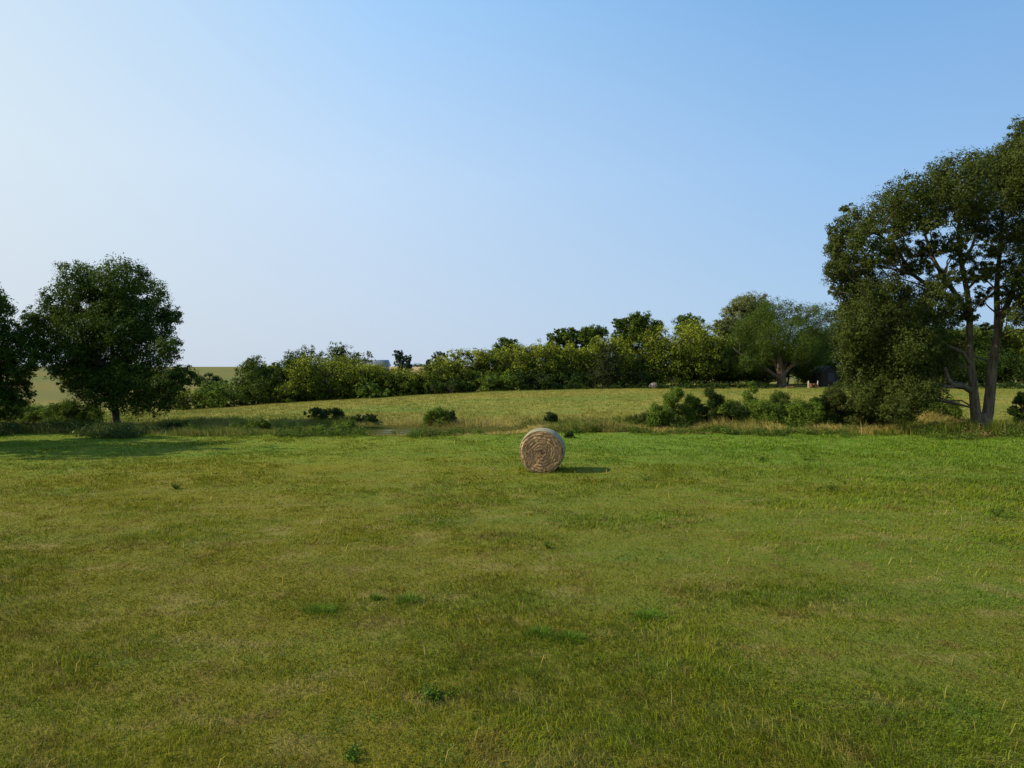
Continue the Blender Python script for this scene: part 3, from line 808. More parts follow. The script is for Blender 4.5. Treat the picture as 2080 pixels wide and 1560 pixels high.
TL = [
 # px, top, half, Y, style, label
 (380, 786, 32, 79, 'yellow', 'low yellow green bush right behind the dark maple, at the left end of the hedge'),
 (425, 756, 30, 84, 'deep', 'small dark green tree top beside the open crop field at the left hedge end'),
 (452, 770, 44, 80, 'shrub', 'rounded bright green shrub in the hedge, left of the leaning dark green tree'),
 (524, 722, 44, 82, 'willow', 'tall feathery mid green tree, first full tree right of the open crop field'),
 (563, 736, 34, 85, 'yellow', 'yellow green crown peeping over the right shoulder of the feathery tree'),
 (592, 712, 26, 88, 'spire', 'spiky dark green tree, leftmost of the spiky tops in the hedge'),
 (627, 703, 27, 89, 'spire', 'spiky dark green tree above the left shoulder of the round yellow topped tree'),
 (600, 768, 38, 81, 'yellow', 'low yellow green bush between the feathery tree and the round yellow topped tree'),
 (668, 717, 66, 83, 'yellow', 'big round yellow topped tree with dark underside, in the left half of the hedge'),
 (676, 699, 20, 92, 'spire', 'narrow spiky green top directly above the round yellow topped tree'),
 (704, 702, 22, 92, 'spire', 'spiky green top behind the right shoulder of the round yellow topped tree'),
 (727, 714, 20, 90, 'spire', 'short spiky green tree just left of the grey farm roof'),
 (765, 733, 56, 84, 'yellow', 'yellow green tree standing in front of the grey farm roof'),
 (752, 737, 34, 85, 'yellow', 'small yellow green crown just under the left end of the farm roof'),
 (820, 745, 44, 83, 'yellow', 'low yellow green tree in front of the two lone far trees'),
 (852, 758, 24, 82, 'yellow', 'lowest yellow bush of the hedge, under the gap with the tan field'),
 (752, 775, 34, 80, 'shrub', 'dark green shrub at the foot of the hedge, under the farm roof'),
 (899, 721, 40, 84, 'yellow', 'bright yellow topped tree just right of the gap with the tan field'),
 (961, 702, 50, 85, 'yellow', 'yellow topped tree with a blunt rounded top, left of the hidden dark green crown'),
 (1025, 683, 27, 93, 'deep', 'dark green crown rising alone behind the even yellow topped trees'),
 (1042, 697, 48, 86, 'yellow', 'even yellow topped tree right under the lone dark green crown'),
 (1100, 691, 46, 86, 'yellow', 'yellow topped tree straight above the hay bale'),
 (1158, 695, 44, 87, 'yellow', 'yellow topped tree below the pair of dark green tops, right of the hay bale'),
 (915, 765, 40, 81, 'deep', 'low dark bush at the meadow edge under the bright yellow topped tree'),
 (1000, 752, 50, 83, 'shrub', 'shaded green bush at the meadow edge, up and left of the hay bale'),
 (1085, 748, 50, 83, 'deep', 'shaded dark green bush at the meadow edge straight above the hay bale'),
 (1160, 750, 45, 84, 'deep', 'shaded dark bush at the meadow edge left of the oval cedar'),
 (1131, 666, 19, 94, 'deep', 'slim dark green top, left one of the pair behind the yellow topped trees'),
 (1160, 663, 22, 94, 'deep', 'dark green top, right one of the pair behind the yellow topped trees'),
 (1207, 657, 32, 93, 'deep', 'full dark green crown between the pair of tops and the oval cedar'),
 (1243, 677, 54, 88, 'yellow', 'yellow topped tree rising behind the dark oval cedar'),
 (1236, 692, 44, 83, 'cedar', 'very dark oval cedar at the meadow edge'),
 (1268, 642, 22, 92, 'deep', 'tall dark green top just right of and behind the cedar'),
 (1312, 632, 34, 91, 'deep', 'tallest dark green tree top, left of the big yellow green one'),
 (1300, 740, 38, 86, 'deep', 'shaded dark green tree right of the cedar and left of the boulder'),
 (1400, 636, 30, 96, 'deep', 'dark green crown tip just above the big yellow green tree'),
 (1390, 648, 72, 88, 'yellow', 'big spreading yellow green tree behind the boulder'),
 (1522, 592, 48, 97, 'pale', 'pale dusty green tree behind the left shoulder of the spreading willow'),
 (1480, 640, 34, 95, 'pale', 'small pale green tree in the notch left of the spreading willow'),
 (1440, 715, 46, 94, 'deep', 'deeply shaded tree between the big yellow green tree and the willow'),
 (1520, 700, 50, 100, 'deep', 'shaded tree seen under the left limbs of the willow'),
 (1600, 690, 60, 101, 'deep', 'shaded tree right behind the willow trunk'),
 (1690, 655, 55, 101, 'deep', 'dark tree behind the small shed'),
 (1750, 640, 60, 97, 'olive', 'olive tree filling the gap between the willow and the huge right tree'),
 (1835, 655, 60, 96, 'deep', 'dark tree behind the low left boughs of the huge right tree'),
 (1915, 660, 58, 96, 'deep', 'dark tree left of the forked trunk, beyond the meadow'),
 (1990, 655, 55, 97, 'deep', 'dark tree seen through the fork of the huge tree'),
 (2055, 664, 45, 95, 'yellow', 'yellow green tree at the right edge behind the forked trunk'),
 (2120, 650, 60, 94, 'deep', 'dark tree at the far right edge beyond the meadow'),
]
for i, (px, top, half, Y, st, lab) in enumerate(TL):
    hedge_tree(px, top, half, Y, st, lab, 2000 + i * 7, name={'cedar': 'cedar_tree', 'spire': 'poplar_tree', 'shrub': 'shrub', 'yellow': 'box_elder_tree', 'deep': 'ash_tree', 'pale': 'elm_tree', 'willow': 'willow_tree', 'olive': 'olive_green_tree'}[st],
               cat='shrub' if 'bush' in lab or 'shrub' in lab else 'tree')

# --- spreading willow
Yw = 87.0
wx = px_x(1588, Yw); base = np.array((wx, Yw, ground_at(wx, Yw)))
def PW(px, py, dy=0.0): return W(px, py, Yw + dy)
tr = [
    ([base + (0, 0, -.3), PW(1588, 775), PW(1587, 757), PW(1584, 735), PW(1582, 700), PW(1580, 650)], [0.70, 0.56, 0.48, 0.34, 0.22, 0.10]),
    ([PW(1584, 768), PW(1574, 763, -.5), PW(1560, 752, -1), PW(1545, 744, -1.4), PW(1520, 728, -1.8), PW(1500, 716, -2)], [0.26, 0.24, 0.2, 0.16, 0.12, 0.07]),
    ([PW(1583, 760), PW(1578, 745, .5), PW(1568, 725, .8), PW(1562, 700, 1), PW(1550, 660, 1)], [0.24, 0.22, 0.18, 0.14, 0.08]),
    ([PW(1592, 760), PW(1603, 748, -.4), PW(1615, 735, -.8), PW(1622, 715, -1), PW(1640, 680, -1)], [0.24, 0.2, 0.17, 0.13, 0.08]),
    ([PW(1606, 745, -.5), PW(1622, 738, -1), PW(1640, 736, -1.5)], [0.14, 0.11, 0.07]),
    ([PW(1590, 758), PW(1597, 735, .4), PW(1600, 700, .5), PW(1610, 650, .5)], [0.2, 0.17, 0.13, 0.07]),
]
spec = [(1572, 630, 30), (1545, 645, 30), (1605, 635, 28), (1635, 635, 24), (1665, 635, 24), (1690, 642, 15), (1520, 665, 30), (1565, 675, 38), (1610, 670, 36),
        (1650, 670, 32), (1500, 690, 26), (1530, 705, 32), (1585, 702, 28), (1630, 700, 30), (1665, 698, 28), (1490, 718, 22), (1480, 735, 16), (1645, 738, 24), (1668, 722, 22), (1515, 735, 20), (1475, 700, 18), (1560, 712, 20), (1520, 728, 20, -1.5), (1545, 738, 17, -1.6), (1500, 748, 14, -1.5), (1612, 722, 18, -1.2), (1635, 722, 18, -1), (1560, 722, 15, -1.5)]
plant('willow_tree', 'broad spreading willow with several pale limbs from one low trunk, beyond the meadow', 'tree', base,
      px_lobes(spec, Yw, rng, 1.8, 0.9), 70000, 0.20, M_WILLOW, 104, bark=M_BARK_L, trunk=tr, trunk_r=0.16, shell=0.4, cs=0.22, hang=0.8, aspect=0.3, clump=28)

# --- lone far trees and buildings
for i, (px, top, half, Y, lab) in enumerate((
        (809, 709, 13, 210, 'upright far tree on the skyline, left one of the lone pair'),
        (827, 721, 12, 215, 'squat far tree on the skyline, right one of the lone pair'),
        (870, 730, 5, 260, 'tiny round far tree right beside the gap with the tan field'),
        (893, 713, 17, 200, 'flat topped far tree peeping over the bright yellow topped hedge tree'),
        (110, 738, 14, 240, 'far tree on the skyline between the two left maples'),)):
    hedge_tree(px, top, half, Y, 'far', lab, 4000 + i, name='skyline_tree', group='lone trees on the skyline')

# --- shrubs on the creek banks
SH = [
 # px, top, half, Y, style, label
 (1120, 834, 15, 44.5, 'deep', 'small dark round sapling right above the hay bale'),
 (1370, 776, 26, 43, 'shrub', 'tallest leafy green bush on the bank, left end of the bush row'),
 (1338, 816, 20, 42, 'shrub', 'low bush leaning at the left foot of the tallest bank bush'),
 (1406, 792, 20, 43.5, 'shrub', 'yellowish green bush against the right side of the tallest bank bush'),
 (1446, 783, 22, 43, 'deep', 'narrow dark bush, second peak of the bank bush row'),
 (1492, 812, 28, 42.5, 'deep', 'low dark bush between the two narrow peaked bushes'),
 (1470, 800, 20, 43, 'shrub', 'bright low bush between the second peak and the low dark bush'),
 (1612, 812, 22, 42, 'shrub', 'low bush filling the gap right of the pale airy one'),
 (1668, 796, 22, 43, 'deep', 'dark upright bush against the left side of the tall grey green one'),
 (1772, 806, 26, 44, 'olive', 'grey green bush at the left foot of the huge tree boughs'),
 (1524, 770, 17, 43.5, 'shrub', 'slender bush with a tufted pointed top in the middle of the row'),
 (1548, 806, 34, 42.5, 'shrub', 'wide green bush under the slender tufted one'),
 (1582, 788, 24, 44.5, 'pale', 'pale airy bush in front of the willow trunk'),
 (1640, 800, 34, 42.5, 'shrub', 'rounded bush with light clusters, below the shed and woodpile'),
 (1698, 774, 34, 43.5, 'olive', 'tall grey green bush at the right end of the bank row, hiding the shed foot'),
 (1732, 800, 20, 44, 'shrub', 'small bright bush right of the tall grey green one'),
 (1835, 830, 36, 44, 'olive', 'bush in the shade under the low boughs of the huge tree'),
 (1905, 800, 40, 47, 'shrub', 'dark leafy bush just left of the forked trunk'),
 (2078, 790, 18, 46, 'deep', 'dark bush cut by the right edge of the view'),
 (150, 806, 40, 46, 'shrub', 'light green bush in front of the dark maple, left of its trunk'),
 (95, 822, 26, 50, 'shrub', 'small bush left of the light green bush by the maple'),
 (30, 808, 40, 52, 'shrub', 'bush under the maple at the left edge'),
 (378, 850, 12, 43, 'shrub', 'small spindly bush right of the brambles'),
 (352, 856, 14, 42, 'deep', 'dark low bush at the right end of the brambles'),
 (524, 848, 22, 41, 'shrub', 'straggly low bush in the tall grass, nearest the left field edge'),
 (655, 833, 34, 49, 'deep', 'dark mounded bush on the far bank left of the pond'),
 (680, 862, 50, 39.6, 'shrub', 'wide low dark bush on the near bank left of the pond'),
 (740, 846, 22, 48, 'deep', 'low dark bush at the left tip of the pond'),
 (885, 822, 24, 47, 'shrub', 'rounded bush on the far bank of the pond, left of a twin'),
 (912, 832, 17, 47, 'deep', 'darker bush on the far bank of the pond, right of a twin'),
 (1157, 896, 8, 36.0, 'deep', 'tiny dark weed bush just right of the bale'),
 (1300, 838, 24, 45, 'olive', 'low grey green bush left of the bank bush row'),
]
for i, (px, top, half, Y, st, lab) in enumerate(SH):
    nm = 'sapling' if 'sapling' in lab else 'bush'
    hw = half * (1.0 if nm == 'sapling' else 1.30) / F * Y
    r2 = np.random.default_rng(5000 + i)
    x = px_x(px, Y); z0 = ground_at(x, Y); zt = W(px, top, Y)[2]; H = max(0.35, zt - z0, 0.6 * hw)
    lobes = []
    lo = 0.3 if nm == 'sapling' else 0.0
    for k in range(22):
        t = (k + .5) / 22; r = min(hw * .8, H * .6) * r2.uniform(0.28, 0.50)
        env = math.sin(math.pi * min(1, 0.30 + 0.58 * t)) ** 0.6
        q = max(0, hw * env - r * .6) * math.sqrt(r2.uniform(.1, 1.15)); a = r2.uniform(0, 6.28)
        lobes.append((x + q * math.cos(a), Y + q * math.sin(a), z0 + H * lo + r * 0.6 + (H * (1 - lo) - 1.5 * r) * t * r2.uniform(.8, 1.0), r, r, r * r2.uniform(.8, 1.3)))
    m = {'deep': M_DEEP_SHADE, 'shrub': M_SHRUB, 'pale': M_WILLOW, 'olive': M_OLIVE}[st]
    plant(nm, lab, nm, (x, Y, z0), lobes, int(max(1200, min(20000, 3400 * (2 * hw) * H))), 0.085, m, 5100 + i, trunk_r=0.04 + 0.01 * H,
          group='bushes along the creek', clump=16, shell=0.35, cs=0.26)

# --- brambles under the left trees (ground cover)
def brambles():
    rg = np.random.default_rng(77); lobes = []
    for k in range(190):
        px = rg.uniform(-120, 340); Y = rg.uniform(36.6, 41.5) + 1.6 * math.sin(px * 0.021) + (1.5 if px > 280 else 0)
        x = px_x(px, Y); h = 0.12 + 1.0 * rg.random() * vnoise(np.array([x]), np.array([Y]), 0.5, 61, 2)[0]
        if px > 260: h *= 0.7
        lobes.append((x, Y, ground_at(x, Y) + h * 0.45, 0.55, 0.55, h * 0.7))
    V, Q, t, b = foliage(lobes, 52000, 0.10, rg, clump=12, shell=0.2, cs=0.35)
    b = np.repeat((rg.random(len(V) // 4) < 0.008).astype(float), 4)
    o = make_mesh('brambles', V, None, Q, M_BRAMBLE, {'tint': t, 'bloom': b})
    tag(o, 'dark tangle of brambles with pale flower heads at the foot of the maples', 'brambles', kind='stuff')
brambles()

def undergrowth():
    rg = np.random.default_rng(78); lobes = []
    for k in range(520):
        px = rg.uniform(330, 2200); Y = rg.uniform(80.5, 83.0)
        x = px_x(px, Y); h = rg.uniform(0.3, 0.9)
        if 1560 < px < 1700: continue
        lobes.append((x, Y, ground_at(x, Y) + h * 0.4, 0.8, 0.6, h * 0.7))
    for k in range(620):
        px = rg.uniform(480, 2250); Y = rg.uniform(87.5, 96.0)
        x = px_x(px, Y); top = np.interp(px, [480, 740, 860, 1000, 1200, 1450, 2250], [790, 775, 776, 752, 735, 712, 706]) + rg.normal(0, 6)
        if 1640 < px < 1710 and Y < 93.5: continue
        z0 = ground_at(x, Y); z1 = W(px, top, Y)[2]; r = rg.uniform(0.9, 1.6)
        lobes.append((x, Y, z0 + (z1 - z0 - r) * rg.random() ** 0.6 + r * .4, r, r, r * .9))
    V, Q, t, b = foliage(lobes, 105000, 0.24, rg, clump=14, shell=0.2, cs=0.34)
    o = make_mesh('undergrowth', V, None, Q, M_DEEP_SHADE, {'tint': t, 'bloom': b})
    tag(o, 'thicket and undergrowth, leaves darkened for shade, filling the hedge below the crowns', 'undergrowth', kind='stuff')
    # leafy weeds and dead stalks among the tall grass by the creek
    lobes = []
    for k in range(760):
        px = rg.uniform(350, 2150); x = px_x(px, 39)
        fr = rg.random() < .55; Y = float(edge_y(x)) + (rg.normal(0.15, 0.45) if fr else rg.uniform(0, 7.5)); x = px_x(px, Y)
        if -10.6 < x < 0.2 and 40.4 < Y < 45.4: continue
        if vnoise(np.array([x]), np.array([Y]), .3, 91, 2)[0] < (.40 if not fr else .44): continue
        h = rg.uniform(0.08, 0.40) if fr else rg.uniform(.2, .75); r = rg.uniform(.15, .55)
        lobes.append((x, Y, ground_at(x, Y) + h * .5, r, r * .8, h * .6))
    V, Q, t, b = foliage(lobes, 70000, 0.075, rg, clump=14, shell=0.2, cs=0.36)
    o = make_mesh('creek_weeds', V, None, Q, M_WEEDS, {'tint': t, 'bloom': np.repeat(sstep(.55, .75, vnoise(V[::4, 0], V[::4, 1], .5, 92, 2)) * (rg.random(len(V) // 4) < .6), 4)})
    tag(o, 'leafy weeds and brown stalks along the creek', 'weeds', kind='stuff')
    # distant belt of woods on the horizon
    lobes = []
    for k in range(700):
        px = rg.uniform(-200, 2300); Y = rg.uniform(1500, 1700)
        if rg.random() < 0.2 or not (40 < px < 150 or 820 < px < 900 or px > 1500): continue
        x = px_x(px, Y); h = rg.uniform(3, 7.5)
        lobes.append((x, Y, 3.4 + h * 0.45, rg.uniform(8, 16), 8, h * 0.6))
    V, Q, t, b = foliage(lobes, 26000, 2.4, rg, clump=10, shell=0.3, cs=0.3)
    o = make_mesh('far_woods', V, None, Q, M_FAR, {'tint': t, 'bloom': b})
    tag(o, 'thin belt of woods, tinted blue for haze, on the horizon', 'woods', kind='stuff')
undergrowth()

# ------------------------------------------------------------------ hay bale
def hay_bale():
    Y = 24.7; x = px_x(1102, Y); Rb = 0.765; D = 1.25
    root = thing('hay_bale', 'round hay bale standing alone on the mown field with its coiled end facing the camera', 'hay bale',
                 (x, Y, ground_at(x, Y) - 0.03), R(-6.0))
    rg = np.random.default_rng(9)
    zc = Rb * 0.965
    def prof(th, rr):
        """bale outline, settled flat where it meets the ground"""
        bump = 1 + 0.010 * np.sin(3 * th + 1) + 0.006 * np.sin(7 * th)
        X = rr * bump * np.cos(th) * 1.02; Z = rr * bump * np.sin(th)
        Z = np.maximum(Z, -zc + 0.0 + 0.0 * X)
        return X, Z + zc
    # coiled end (front) and back end
    nr, na = 90, 300
    for side, nm in ((-1, 'hay_core'),):
        rr = np.linspace(0.0, 1.0, nr); th = np.linspace(0, 2 * math.pi, na, endpoint=False)
        RR, TH = np.meshgrid(rr, th, indexing='ij')
        X, Z = prof(TH, RR * (Rb - 0.048))
        turn = (RR * 7.0 + 0.9 * vnoise(np.cos(TH) * 2 + RR * 3, np.sin(TH) * 2, 1.2, 71, 2) - TH / (2 * math.pi)) % 1.0
        ridge = np.abs(turn - 0.5) * 2
        rough = vnoise(TH * 14, RR * 30, 1.0, 72, 3)
        lump = vnoise(X * 3 + 5, Z * 3, 1.0, 73, 3)
        amp = 0.030 + 0.055 * sstep(0.45, 0.8, lump)
        Yf = -D / 2 + amp * (1 - ridge ** 0.7) + 0.040 * (rough - 0.5) + 0.10 * (lump - 0.5) + 0.07 * sstep(0.86, 1.0, RR) ** 2
        sag = sstep(0.2, 0.9, (X - Z + zc) * 0.9) * sstep(0.55, 0.9, RR)
        Yf = Yf + sag * 0.06 * vnoise(X * 8, Z * 8, 1.0, 74, 2)
        i = np.arange(nr * na).reshape(nr, na); j = np.roll(i, -1, axis=1)
        Q = np.stack([i[:-1], i[1:], j[1:], j[:-1]], -1).reshape(-1, 4)
        V = np.stack([X, Yf, Z], -1).reshape(-1, 3)
        n0 = len(V)
        # body behind the face
        ring = V[-na:]; ring = ring.copy()
        layer = np.concatenate([(np.clip(0.85 * (1 - ridge) + 0.9 * (rough - 0.42) + 0.9 * (lump - 0.4), 0, 1)).ravel(), np.full(len(ring) + 1, 0.5)])
        b1 = ring.copy(); b1[:, 0] *= 0.97; b1[:, 1] = D / 2
        i2 = np.arange(na); j2 = np.roll(i2, -1)
        Q2 = np.stack([n0 - na + i2, n0 + i2, n0 + j2, n0 - na + j2], -1)
        cen = np.array([[0, D / 2 - 0.03, zc]])
        T2 = np.stack([n0 + i2, np.full(na, n0 + na), n0 + j2], -1)
        m, nt, out = new_mat('hay')
        tc = nt.nodes.new('ShaderNodeTexCoord'); P = tc.outputs['Object']
        n1 = noise(nt, P, 15.0, 5, 0.7); n2 = noise(nt, P, 3.0, 3, 0.6)
        c = mixc(nt, maprange(nt, n1, 0.32, 0.68), (0.280, 0.180, 0.085), (0.530, 0.370, 0.195))
        c = mixc(nt, maprange(nt, n2, 0.45, 0.7, 0.0, 0.5), c, (0.42, 0.26, 0.145))
        c = mixc(nt, maprange(nt, attr(nt, 'layer'), 0.55, 0.05, 0.0, 0.80), c, (0.12, 0.060, 0.026))
        bs = nt.nodes.new('ShaderNodeBsdfPrincipled'); bs.inputs['Roughness'].default_value = 0.95; bs.inputs['Specular IOR Level'].default_value = 0.1
        L(nt, c, bs.inputs['Base Color'])
        b = nt.nodes.new('ShaderNodeBump'); b.inputs['Distance'].default_value = 0.03; b.inputs['Strength'].default_value = 1.0
        L(nt, n1, b.inputs['Height']); L(nt, b.outputs[0], bs.inputs['Normal'])
        L(nt, bs.outputs[0], out.inputs[0])
        make_mesh(nm, np.concatenate([V, b1, cen]), T2, np.concatenate([Q, Q2]), m, {'layer': layer}, False, root)
    # net wrap
    na = 160; yy = np.concatenate([[-D / 2 + 0.075, -D / 2 + 0.055, -D / 2 + 0.085], np.linspace(-D / 2 + 0.14, D / 2 - 0.12, 10), [D / 2 - 0.05, D / 2 + 0.005, D / 2 + 0.012]])
    ro = np.concatenate([[-0.052, -0.036, -0.026], 0.012 - 0.035 * np.abs(np.linspace(-1, 1, 10)) ** 2.2, [-0.02, -0.05, -0.10]])
    th = np.linspace(0, 2 * math.pi, na, endpoint=False); V = []
    for k, (y_, r_) in enumerate(zip(yy, ro)):
        X, Z = prof(th, Rb + r_ + 0.006 * (vnoise(th * 6, np.full(na, y_ * 5), 1.0, 75, 2) - 0.5))
        V.append(np.stack([X, np.full(na, y_) + 0.02 * (vnoise(th * 5, th * 0, 1.0, 76, 2) - .5), Z], -1))
    V = np.concatenate(V); i = np.arange(len(yy) * na).reshape(len(yy), na); j = np.roll(i, -1, axis=1)
    Q = np.stack([i[:-1], i[1:], j[1:], j[:-1]], -1).reshape(-1, 4)
    m, nt, out = new_mat('net_wrap')
    tc = nt.nodes.new('ShaderNodeTexCoord'); P = tc.outputs['Object']
    c = mixc(nt, maprange(nt, noise(nt, P, 30, 4, .7, (1, .3, 1)), .35, .65), (0.16, 0.142, 0.065), (0.28, 0.25, 0.125))
    bs = nt.nodes.new('ShaderNodeBsdfPrincipled'); bs.inputs['Roughness'].default_value = 0.6
    L(nt, c, bs.inputs['Base Color'])
    b = nt.nodes.new('ShaderNodeBump'); b.inputs['Distance'].default_value = 0.01
    L(nt, noise(nt, P, 60, 3, .6), b.inputs['Height']); L(nt, b.outputs[0], bs.inputs['Normal']); L(nt, bs.outputs[0], out.inputs[0])
    make_mesh('net_wrap', V, None, Q, m, None, True, root)
    # loose stalks on the coiled end
    n = 1500
    rr = Rb * np.sqrt(rg.random(n)) * 0.97; th = rg.uniform(0, 2 * math.pi, n)
    X, Z = prof(th, rr); ln = rg.uniform(0.05, 0.16, n); wd = rg.uniform(0.003, 0.007, n)
    tx = -np.sin(th) + rg.normal(0, .35, n); tz = np.cos(th) + rg.normal(0, .35, n)
    t = np.stack([tx, rg.normal(-.12, .22, n), tz], -1); t /= np.linalg.norm(t, axis=1)[:, None]
    lump = vnoise(X * 3 + 5, Z * 3, 1.0, 73, 3)
    pos = np.stack([X, -D / 2 + 0.10 * (lump - 0.5) + rg.uniform(-0.012, 0.03, n), Z], -1)
    nrm = np.cross(t, rand_dirs(rg, n)); nrm /= np.linalg.norm(nrm, axis=1)[:, None]
    a = pos - t * ln[:, None] / 2; bq = pos + t * ln[:, None] / 2; o_ = nrm * wd[:, None]
    V = np.stack([a - o_, a + o_, bq + o_ * .5, bq - o_ * .5], 1).reshape(-1, 3)
    V[:, 2] = np.maximum(V[:, 2], 0.0)
    ms = ramp_leaf_material('loose_stalks', (0.20, 0.13, 0.06), (0.52, 0.38, 0.21), trans=0.1)
    make_mesh('stalks', V, None, np.arange(n * 4).reshape(n, 4), ms, {'tint': np.repeat(rg.random(n), 4)}, False, root)
hay_bale()

# ------------------------------------------------------------------ tufts and weeds in the field
def tuft(px, py, wpx, lab, seed, n=900, hh=0.13):
    n = int(n * .62)
    t = (CAM_H) / ((py - 745.0) / F); Y = t; x = px_x(px, Y); z = ground_at(x, Y)
    rg = np.random.default_rng(seed); wid = wpx / F * Y / 2
    a = rg.uniform(0, 6.28, n); q = rg.random(n) ** 0.75 * 1.15 * (0.8 + 0.2 * np.sin(a * 3 + seed))
    lx_ = q * wid * np.cos(a); ly_ = q * wid * 0.75 * np.sin(a)
    pos = np.stack([lx_, ly_, terrain(x + lx_, Y + ly_) - z - 0.01], -1)
    h = hh * rg.uniform(.5, 1.25, n) * (1.1 - 0.5 * q)
    V, T, Q, bi = blades(pos, h, rg.uniform(.004, .008, n) * max(1, Y / 11), np.clip(rg.normal(.55, .2, n), .05, .95), a + rg.normal(0, .6, n), rg.uniform(0, 3.14, n), 2)
    o = make_mesh('grass_tuft', V, T, Q, M_TUFT, {'tint': rg.random(n)[bi]})
    o.location = (x, Y, z)
    tag(o, lab, 'grass tuft', 'lush grass tufts in the field')
tuft(828, 1226, 64, 'small dark green tuft, up and left among the lush clumps in front of the bale', 1, 700)
tuft(760, 1222, 30, 'tiny green tuft just left of the small dark green one', 2, 350)
tuft(1322, 1258, 90, 'wide green tuft, the rightmost of the lush clumps', 3, 1300)
tuft(1096, 1294, 62, 'dark low tuft touching the broad bushy tuft on its left', 4, 800)
tuft(1160, 1306, 72, 'broad bushy tuft, lowest of the lush clumps in the middle', 5, 1200)
tuft(650, 1246, 100, 'wide thin green tuft, leftmost of the lush clumps', 6, 1000, .12)

def weed(px, py, wpx, hpx, lab, seed, n=260):
    t = (CAM_H) / ((py - 745.0) / F); Y = t; x = px_x(px, Y); z = ground_at(x, Y)
    rg = np.random.default_rng(seed); w = wpx / F * Y / 2; h = hpx / F * Y
    root = thing('weed', lab, 'weed', (x, Y, z), 0, 'broadleaf weeds in the field')
    mb = MB(); C = []; 
    for k in range(7):
        a = rg.uniform(0, 6.28); tip = np.array([w * .8 * math.cos(a), w * .8 * math.sin(a), h * rg.uniform(.6, 1)])
        mb.tube(curve_pts((0, 0, -.02), tip, .1, rg, 5, .03), np.linspace(.008, .003, 5), 5)
        C.append(tip * rg.uniform(.3, 1.05, (n // 7, 1)) + rg.normal(0, w * .16, (n // 7, 3)))
    C = np.concatenate(C); C[:, 2] = np.abs(C[:, 2])
    nn = rand_dirs(rg, len(C)) * .8 + np.array([0, 0, .8]); nn /= np.linalg.norm(nn, axis=1)[:, None]
    V, Q = leaf_quads(C, nn, rg.uniform(.022, .045, len(C)) * max(1, Y / 16), rg, .5)
    mb.build('stem', M_SHRUB, root, attrs={'tint': np.zeros(mb.n)})
    make_mesh('leaves', V, None, Q, M_CLOVER if Y < 16 else M_SHRUB, {'tint': np.repeat(rg.random(len(C)), 4)}, False, root)
weed(2030, 1053, 30, 24, 'dark leafy weed alone near the right edge of the field', 21, 300)
weed(1692, 1000, 22, 15, 'dark weed, right one of a pair in the right half of the field', 22)
weed(1666, 1001, 12, 11, 'small weed, left one of a pair in the right half of the field', 23, 140)
weed(355, 995, 20, 12, 'small dark weed in the left part of the field', 24)
weed(1312, 975, 30, 12, 'low spreading weed to the right of the bale shadow', 27, 180)
weed(1545, 938, 26, 12, 'low weed below the bank bush row, nearest the fields middle', 28, 160)
weed(1640, 936, 40, 12, 'wide low weed patch in the field below the grey green bush', 29, 220)
weed(1115, 1116, 24, 12, 'little weed below the hay bale', 30, 140)
weed(700, 1552, 60, 18, 'light green broadleaf weed at the very bottom edge', 32, 200)
weed(895, 1430, 90, 22, 'spreading leafy weed low in the middle of the view', 33, 420)

# ------------------------------------------------------------------ boulder, posts, wood, shed, farm building
def boulder():
    Y = 82.0; x = px_x(1329, Y); z = ground_at(x, Y)
    n1, n2 = 24, 40; ph = np.linspace(0.02, math.pi - .02, n1); th = np.linspace(0, 2 * math.pi, n2, endpoint=False)
    PH, TH = np.meshgrid(ph, th, indexing='ij')
    d = np.stack([np.sin(PH) * np.cos(TH), np.sin(PH) * np.sin(TH), np.cos(PH)], -1)
    r = 1 + .22 * (vnoise(d[..., 0] * 1.6 + 3, d[..., 2] * 1.6 + d[..., 1] * 1.3, 1, 81, 3) - .5)
    V = d * r[..., None] * np.array([.66, .5, .52]) + np.array([0, 0, .16]); V = V.reshape(-1, 3)
    i = np.arange(n1 * n2).reshape(n1, n2); j = np.roll(i, -1, axis=1)
    Q = np.stack([i[:-1], i[1:], j[1:], j[:-1]], -1).reshape(-1, 4)
    o = make_mesh('boulder', V, None, Q, plain_material('granite', (.11, .085, .075), (.20, .165, .15), 5, .85, None, .03), None, True)
    o.location = (x, Y, z); tag(o, 'rounded grey pink boulder at the meadow edge below the big yellow green tree', 'boulder')
boulder()
M_WOOD = plain_material('weathered_wood', (.34, .29, .22), (.52, .46, .36), 8, .85, (1, 1, .2), .01)
M_LOG = plain_material('log_wood', (.20, .085, .04), (.42, .24, .13), 6, .9, None, .01)
M_SHED = plain_material('shed_boards', (.020, .016, .013), (.036, .030, .026), 6, .85, (1, 1, .15), .01)
M_ROOF = plain_material('shed_roofing', (.030, .027, .024), (.055, .050, .044), 5, .8, None, .01)
for px, lab in ((1642, 'pale wooden post at the left end of the woodpile'), (1661, 'pale wooden post at the right end of the woodpile')):
    Y = 84.0; x = px_x(px, Y); mb = MB()
    mb.tube([(0, 0, -.2), (0, 0, .3), (.02, 0, .82), (.02, 0, .86)], [.075, .07, .065, .03], 10)
    o = mb.build('fence_post', M_WOOD, smooth=False); o.location = (x, Y, ground_at(x, Y)); tag(o, lab, 'post', 'posts beside the woodpile')
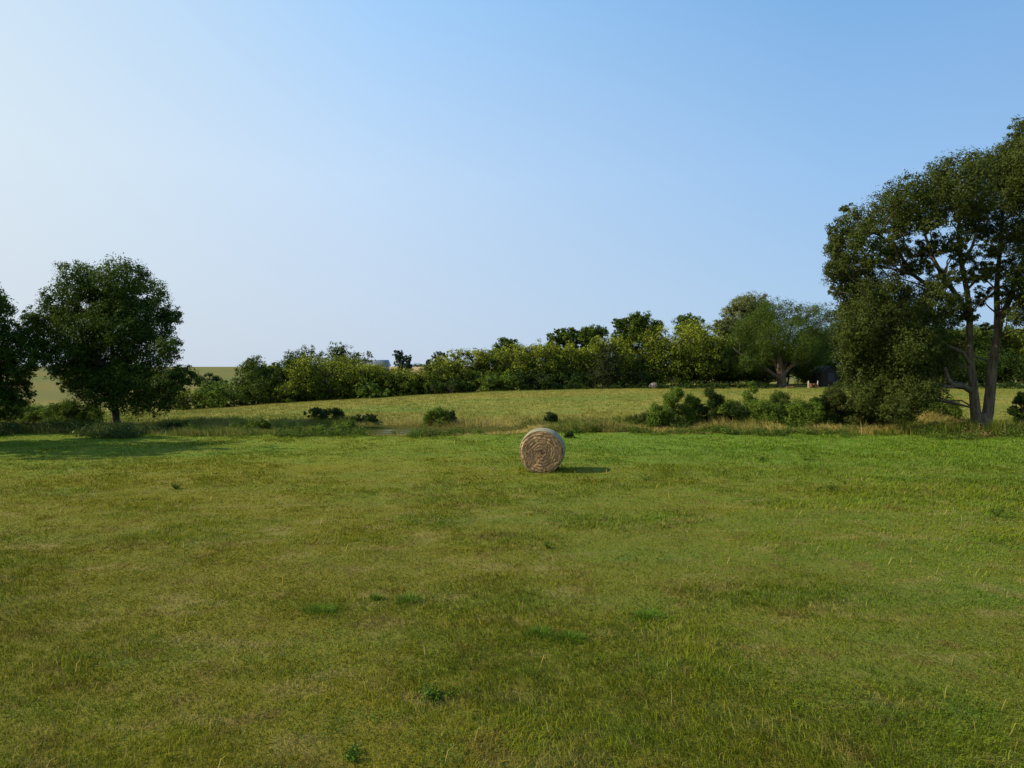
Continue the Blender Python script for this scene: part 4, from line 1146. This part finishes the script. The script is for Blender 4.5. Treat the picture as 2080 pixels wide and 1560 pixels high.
def logs(name, px0, px1, Y, rows, lab, seed):
    rg = np.random.default_rng(seed); x0, x1 = px_x(px0, Y), px_x(px1, Y); xm = (x0 + x1) / 2; mb = MB()
    for r_ in range(rows):
        xx = x0 - xm + .08 * (r_ % 2)
        while xx < x1 - xm - .05 * r_:
            rad = rg.uniform(.06, .10); yy = rg.normal(0, .04)
            mb.tube([(xx + rad, yy - .28, .09 + .16 * r_), (xx + rad, yy + .28, .09 + .16 * r_ + rg.normal(0, .02))], [rad, rad], 9)
            xx += rad * 2.05
    V = mb.V
    o = mb.build(name, M_LOG); o.location = (xm, Y, ground_at(xm, Y)); tag(o, lab, 'woodpile', 'wood stacks near the willow')
logs('woodpile', 1645, 1659, 84.1, 3, 'reddish split firewood stacked between two pale posts', 1)
logs('woodpile', 1597, 1612, 83.0, 1, 'low row of cut logs lying just right of the willow trunk', 2)
def shed():
    Y = 90.0; x = px_x(1674, Y); z = ground_at(x, Y)
    root = thing('garden_shed', 'small dark grey gabled shed under the trees behind the woodpile', 'shed', (x, Y, z), R(8))
    w, d, h, g = 2.4, 2.6, 1.75, .75
    V = [(-w/2, -d/2, -.1), (w/2, -d/2, -.1), (w/2, -d/2, h), (0, -d/2, h+g), (-w/2, -d/2, h), (-w/2, d/2, -.1), (w/2, d/2, -.1), (w/2, d/2, h), (0, d/2, h+g), (-w/2, d/2, h)]
    make_mesh('wall', V, [(2, 3, 4), (9, 8, 7)], [(0, 1, 2, 4), (6, 5, 9, 7), (5, 0, 4, 9), (1, 6, 7, 2)], M_SHED, None, False, root)
    mb = MB(); ang = math.atan2(g, w/2); ln = math.hypot(w/2, g) + .25
    for s in (-1, 1):
        mb.box((s * (w/4 + .1), 0, h + g/2 - .03 + .06), (ln, d + .4, .06), 0, s * ang)
    mb.build('roof', M_ROOF, root)
    mb = MB(); mb.box((.1, -d/2 - .025, .85), (.95, .05, 1.75)); mb.build('door', plain_material('shed_door', (.03, .028, .03), (.06, .055, .055), 5), root)
shed()
def farm():
    Y = 255.0; x = px_x(757, Y); z = ground_at(x, Y)
    root = thing('farm_building', 'long low grey roofed farm building peeping over the hedge on the skyline', 'farm building', (x, Y, z), 0)
    zt = W(757, 731, Y)[2] - z; w = 60 / F * Y; d = 9.0; h = zt - 2.0
    mb = MB(); mb.box((0, 0, h/2), (w, d, h)); mb.build('wall', plain_material('farm_wall', (.4, .4, .38), (.5, .5, .48), 1), root)
    mb = MB(); ang = math.atan2(2.0, d/2); V = []
    V = np.array([(-w/2-.5, -d/2-.4, h-.1), (w/2+.5, -d/2-.4, h-.1), (w/2+.5, 0, zt), (-w/2-.5, 0, zt), (-w/2-.5, d/2+.4, h-.1), (w/2+.5, d/2+.4, h-.1),
         (-w/2-.5, -d/2-.4, h-.25), (w/2+.5, -d/2-.4, h-.25), (w/2+.5, d/2+.4, h-.25), (-w/2-.5, d/2+.4, h-.25)])
    make_mesh('roof', V, [(3, 4, 0), (1, 5, 2)], [(0, 1, 2, 3), (3, 2, 5, 4), (6, 9, 8, 7), (6, 7, 1, 0), (8, 9, 4, 5), (9, 6, 0, 4), (7, 8, 5, 1)],
              plain_material('farm_roof', (.17, .17, .17), (.24, .24, .24), .8, .5), None, False, root)
farm()
print('verts', sum(len(m.vertices) for m in bpy.data.meshes))
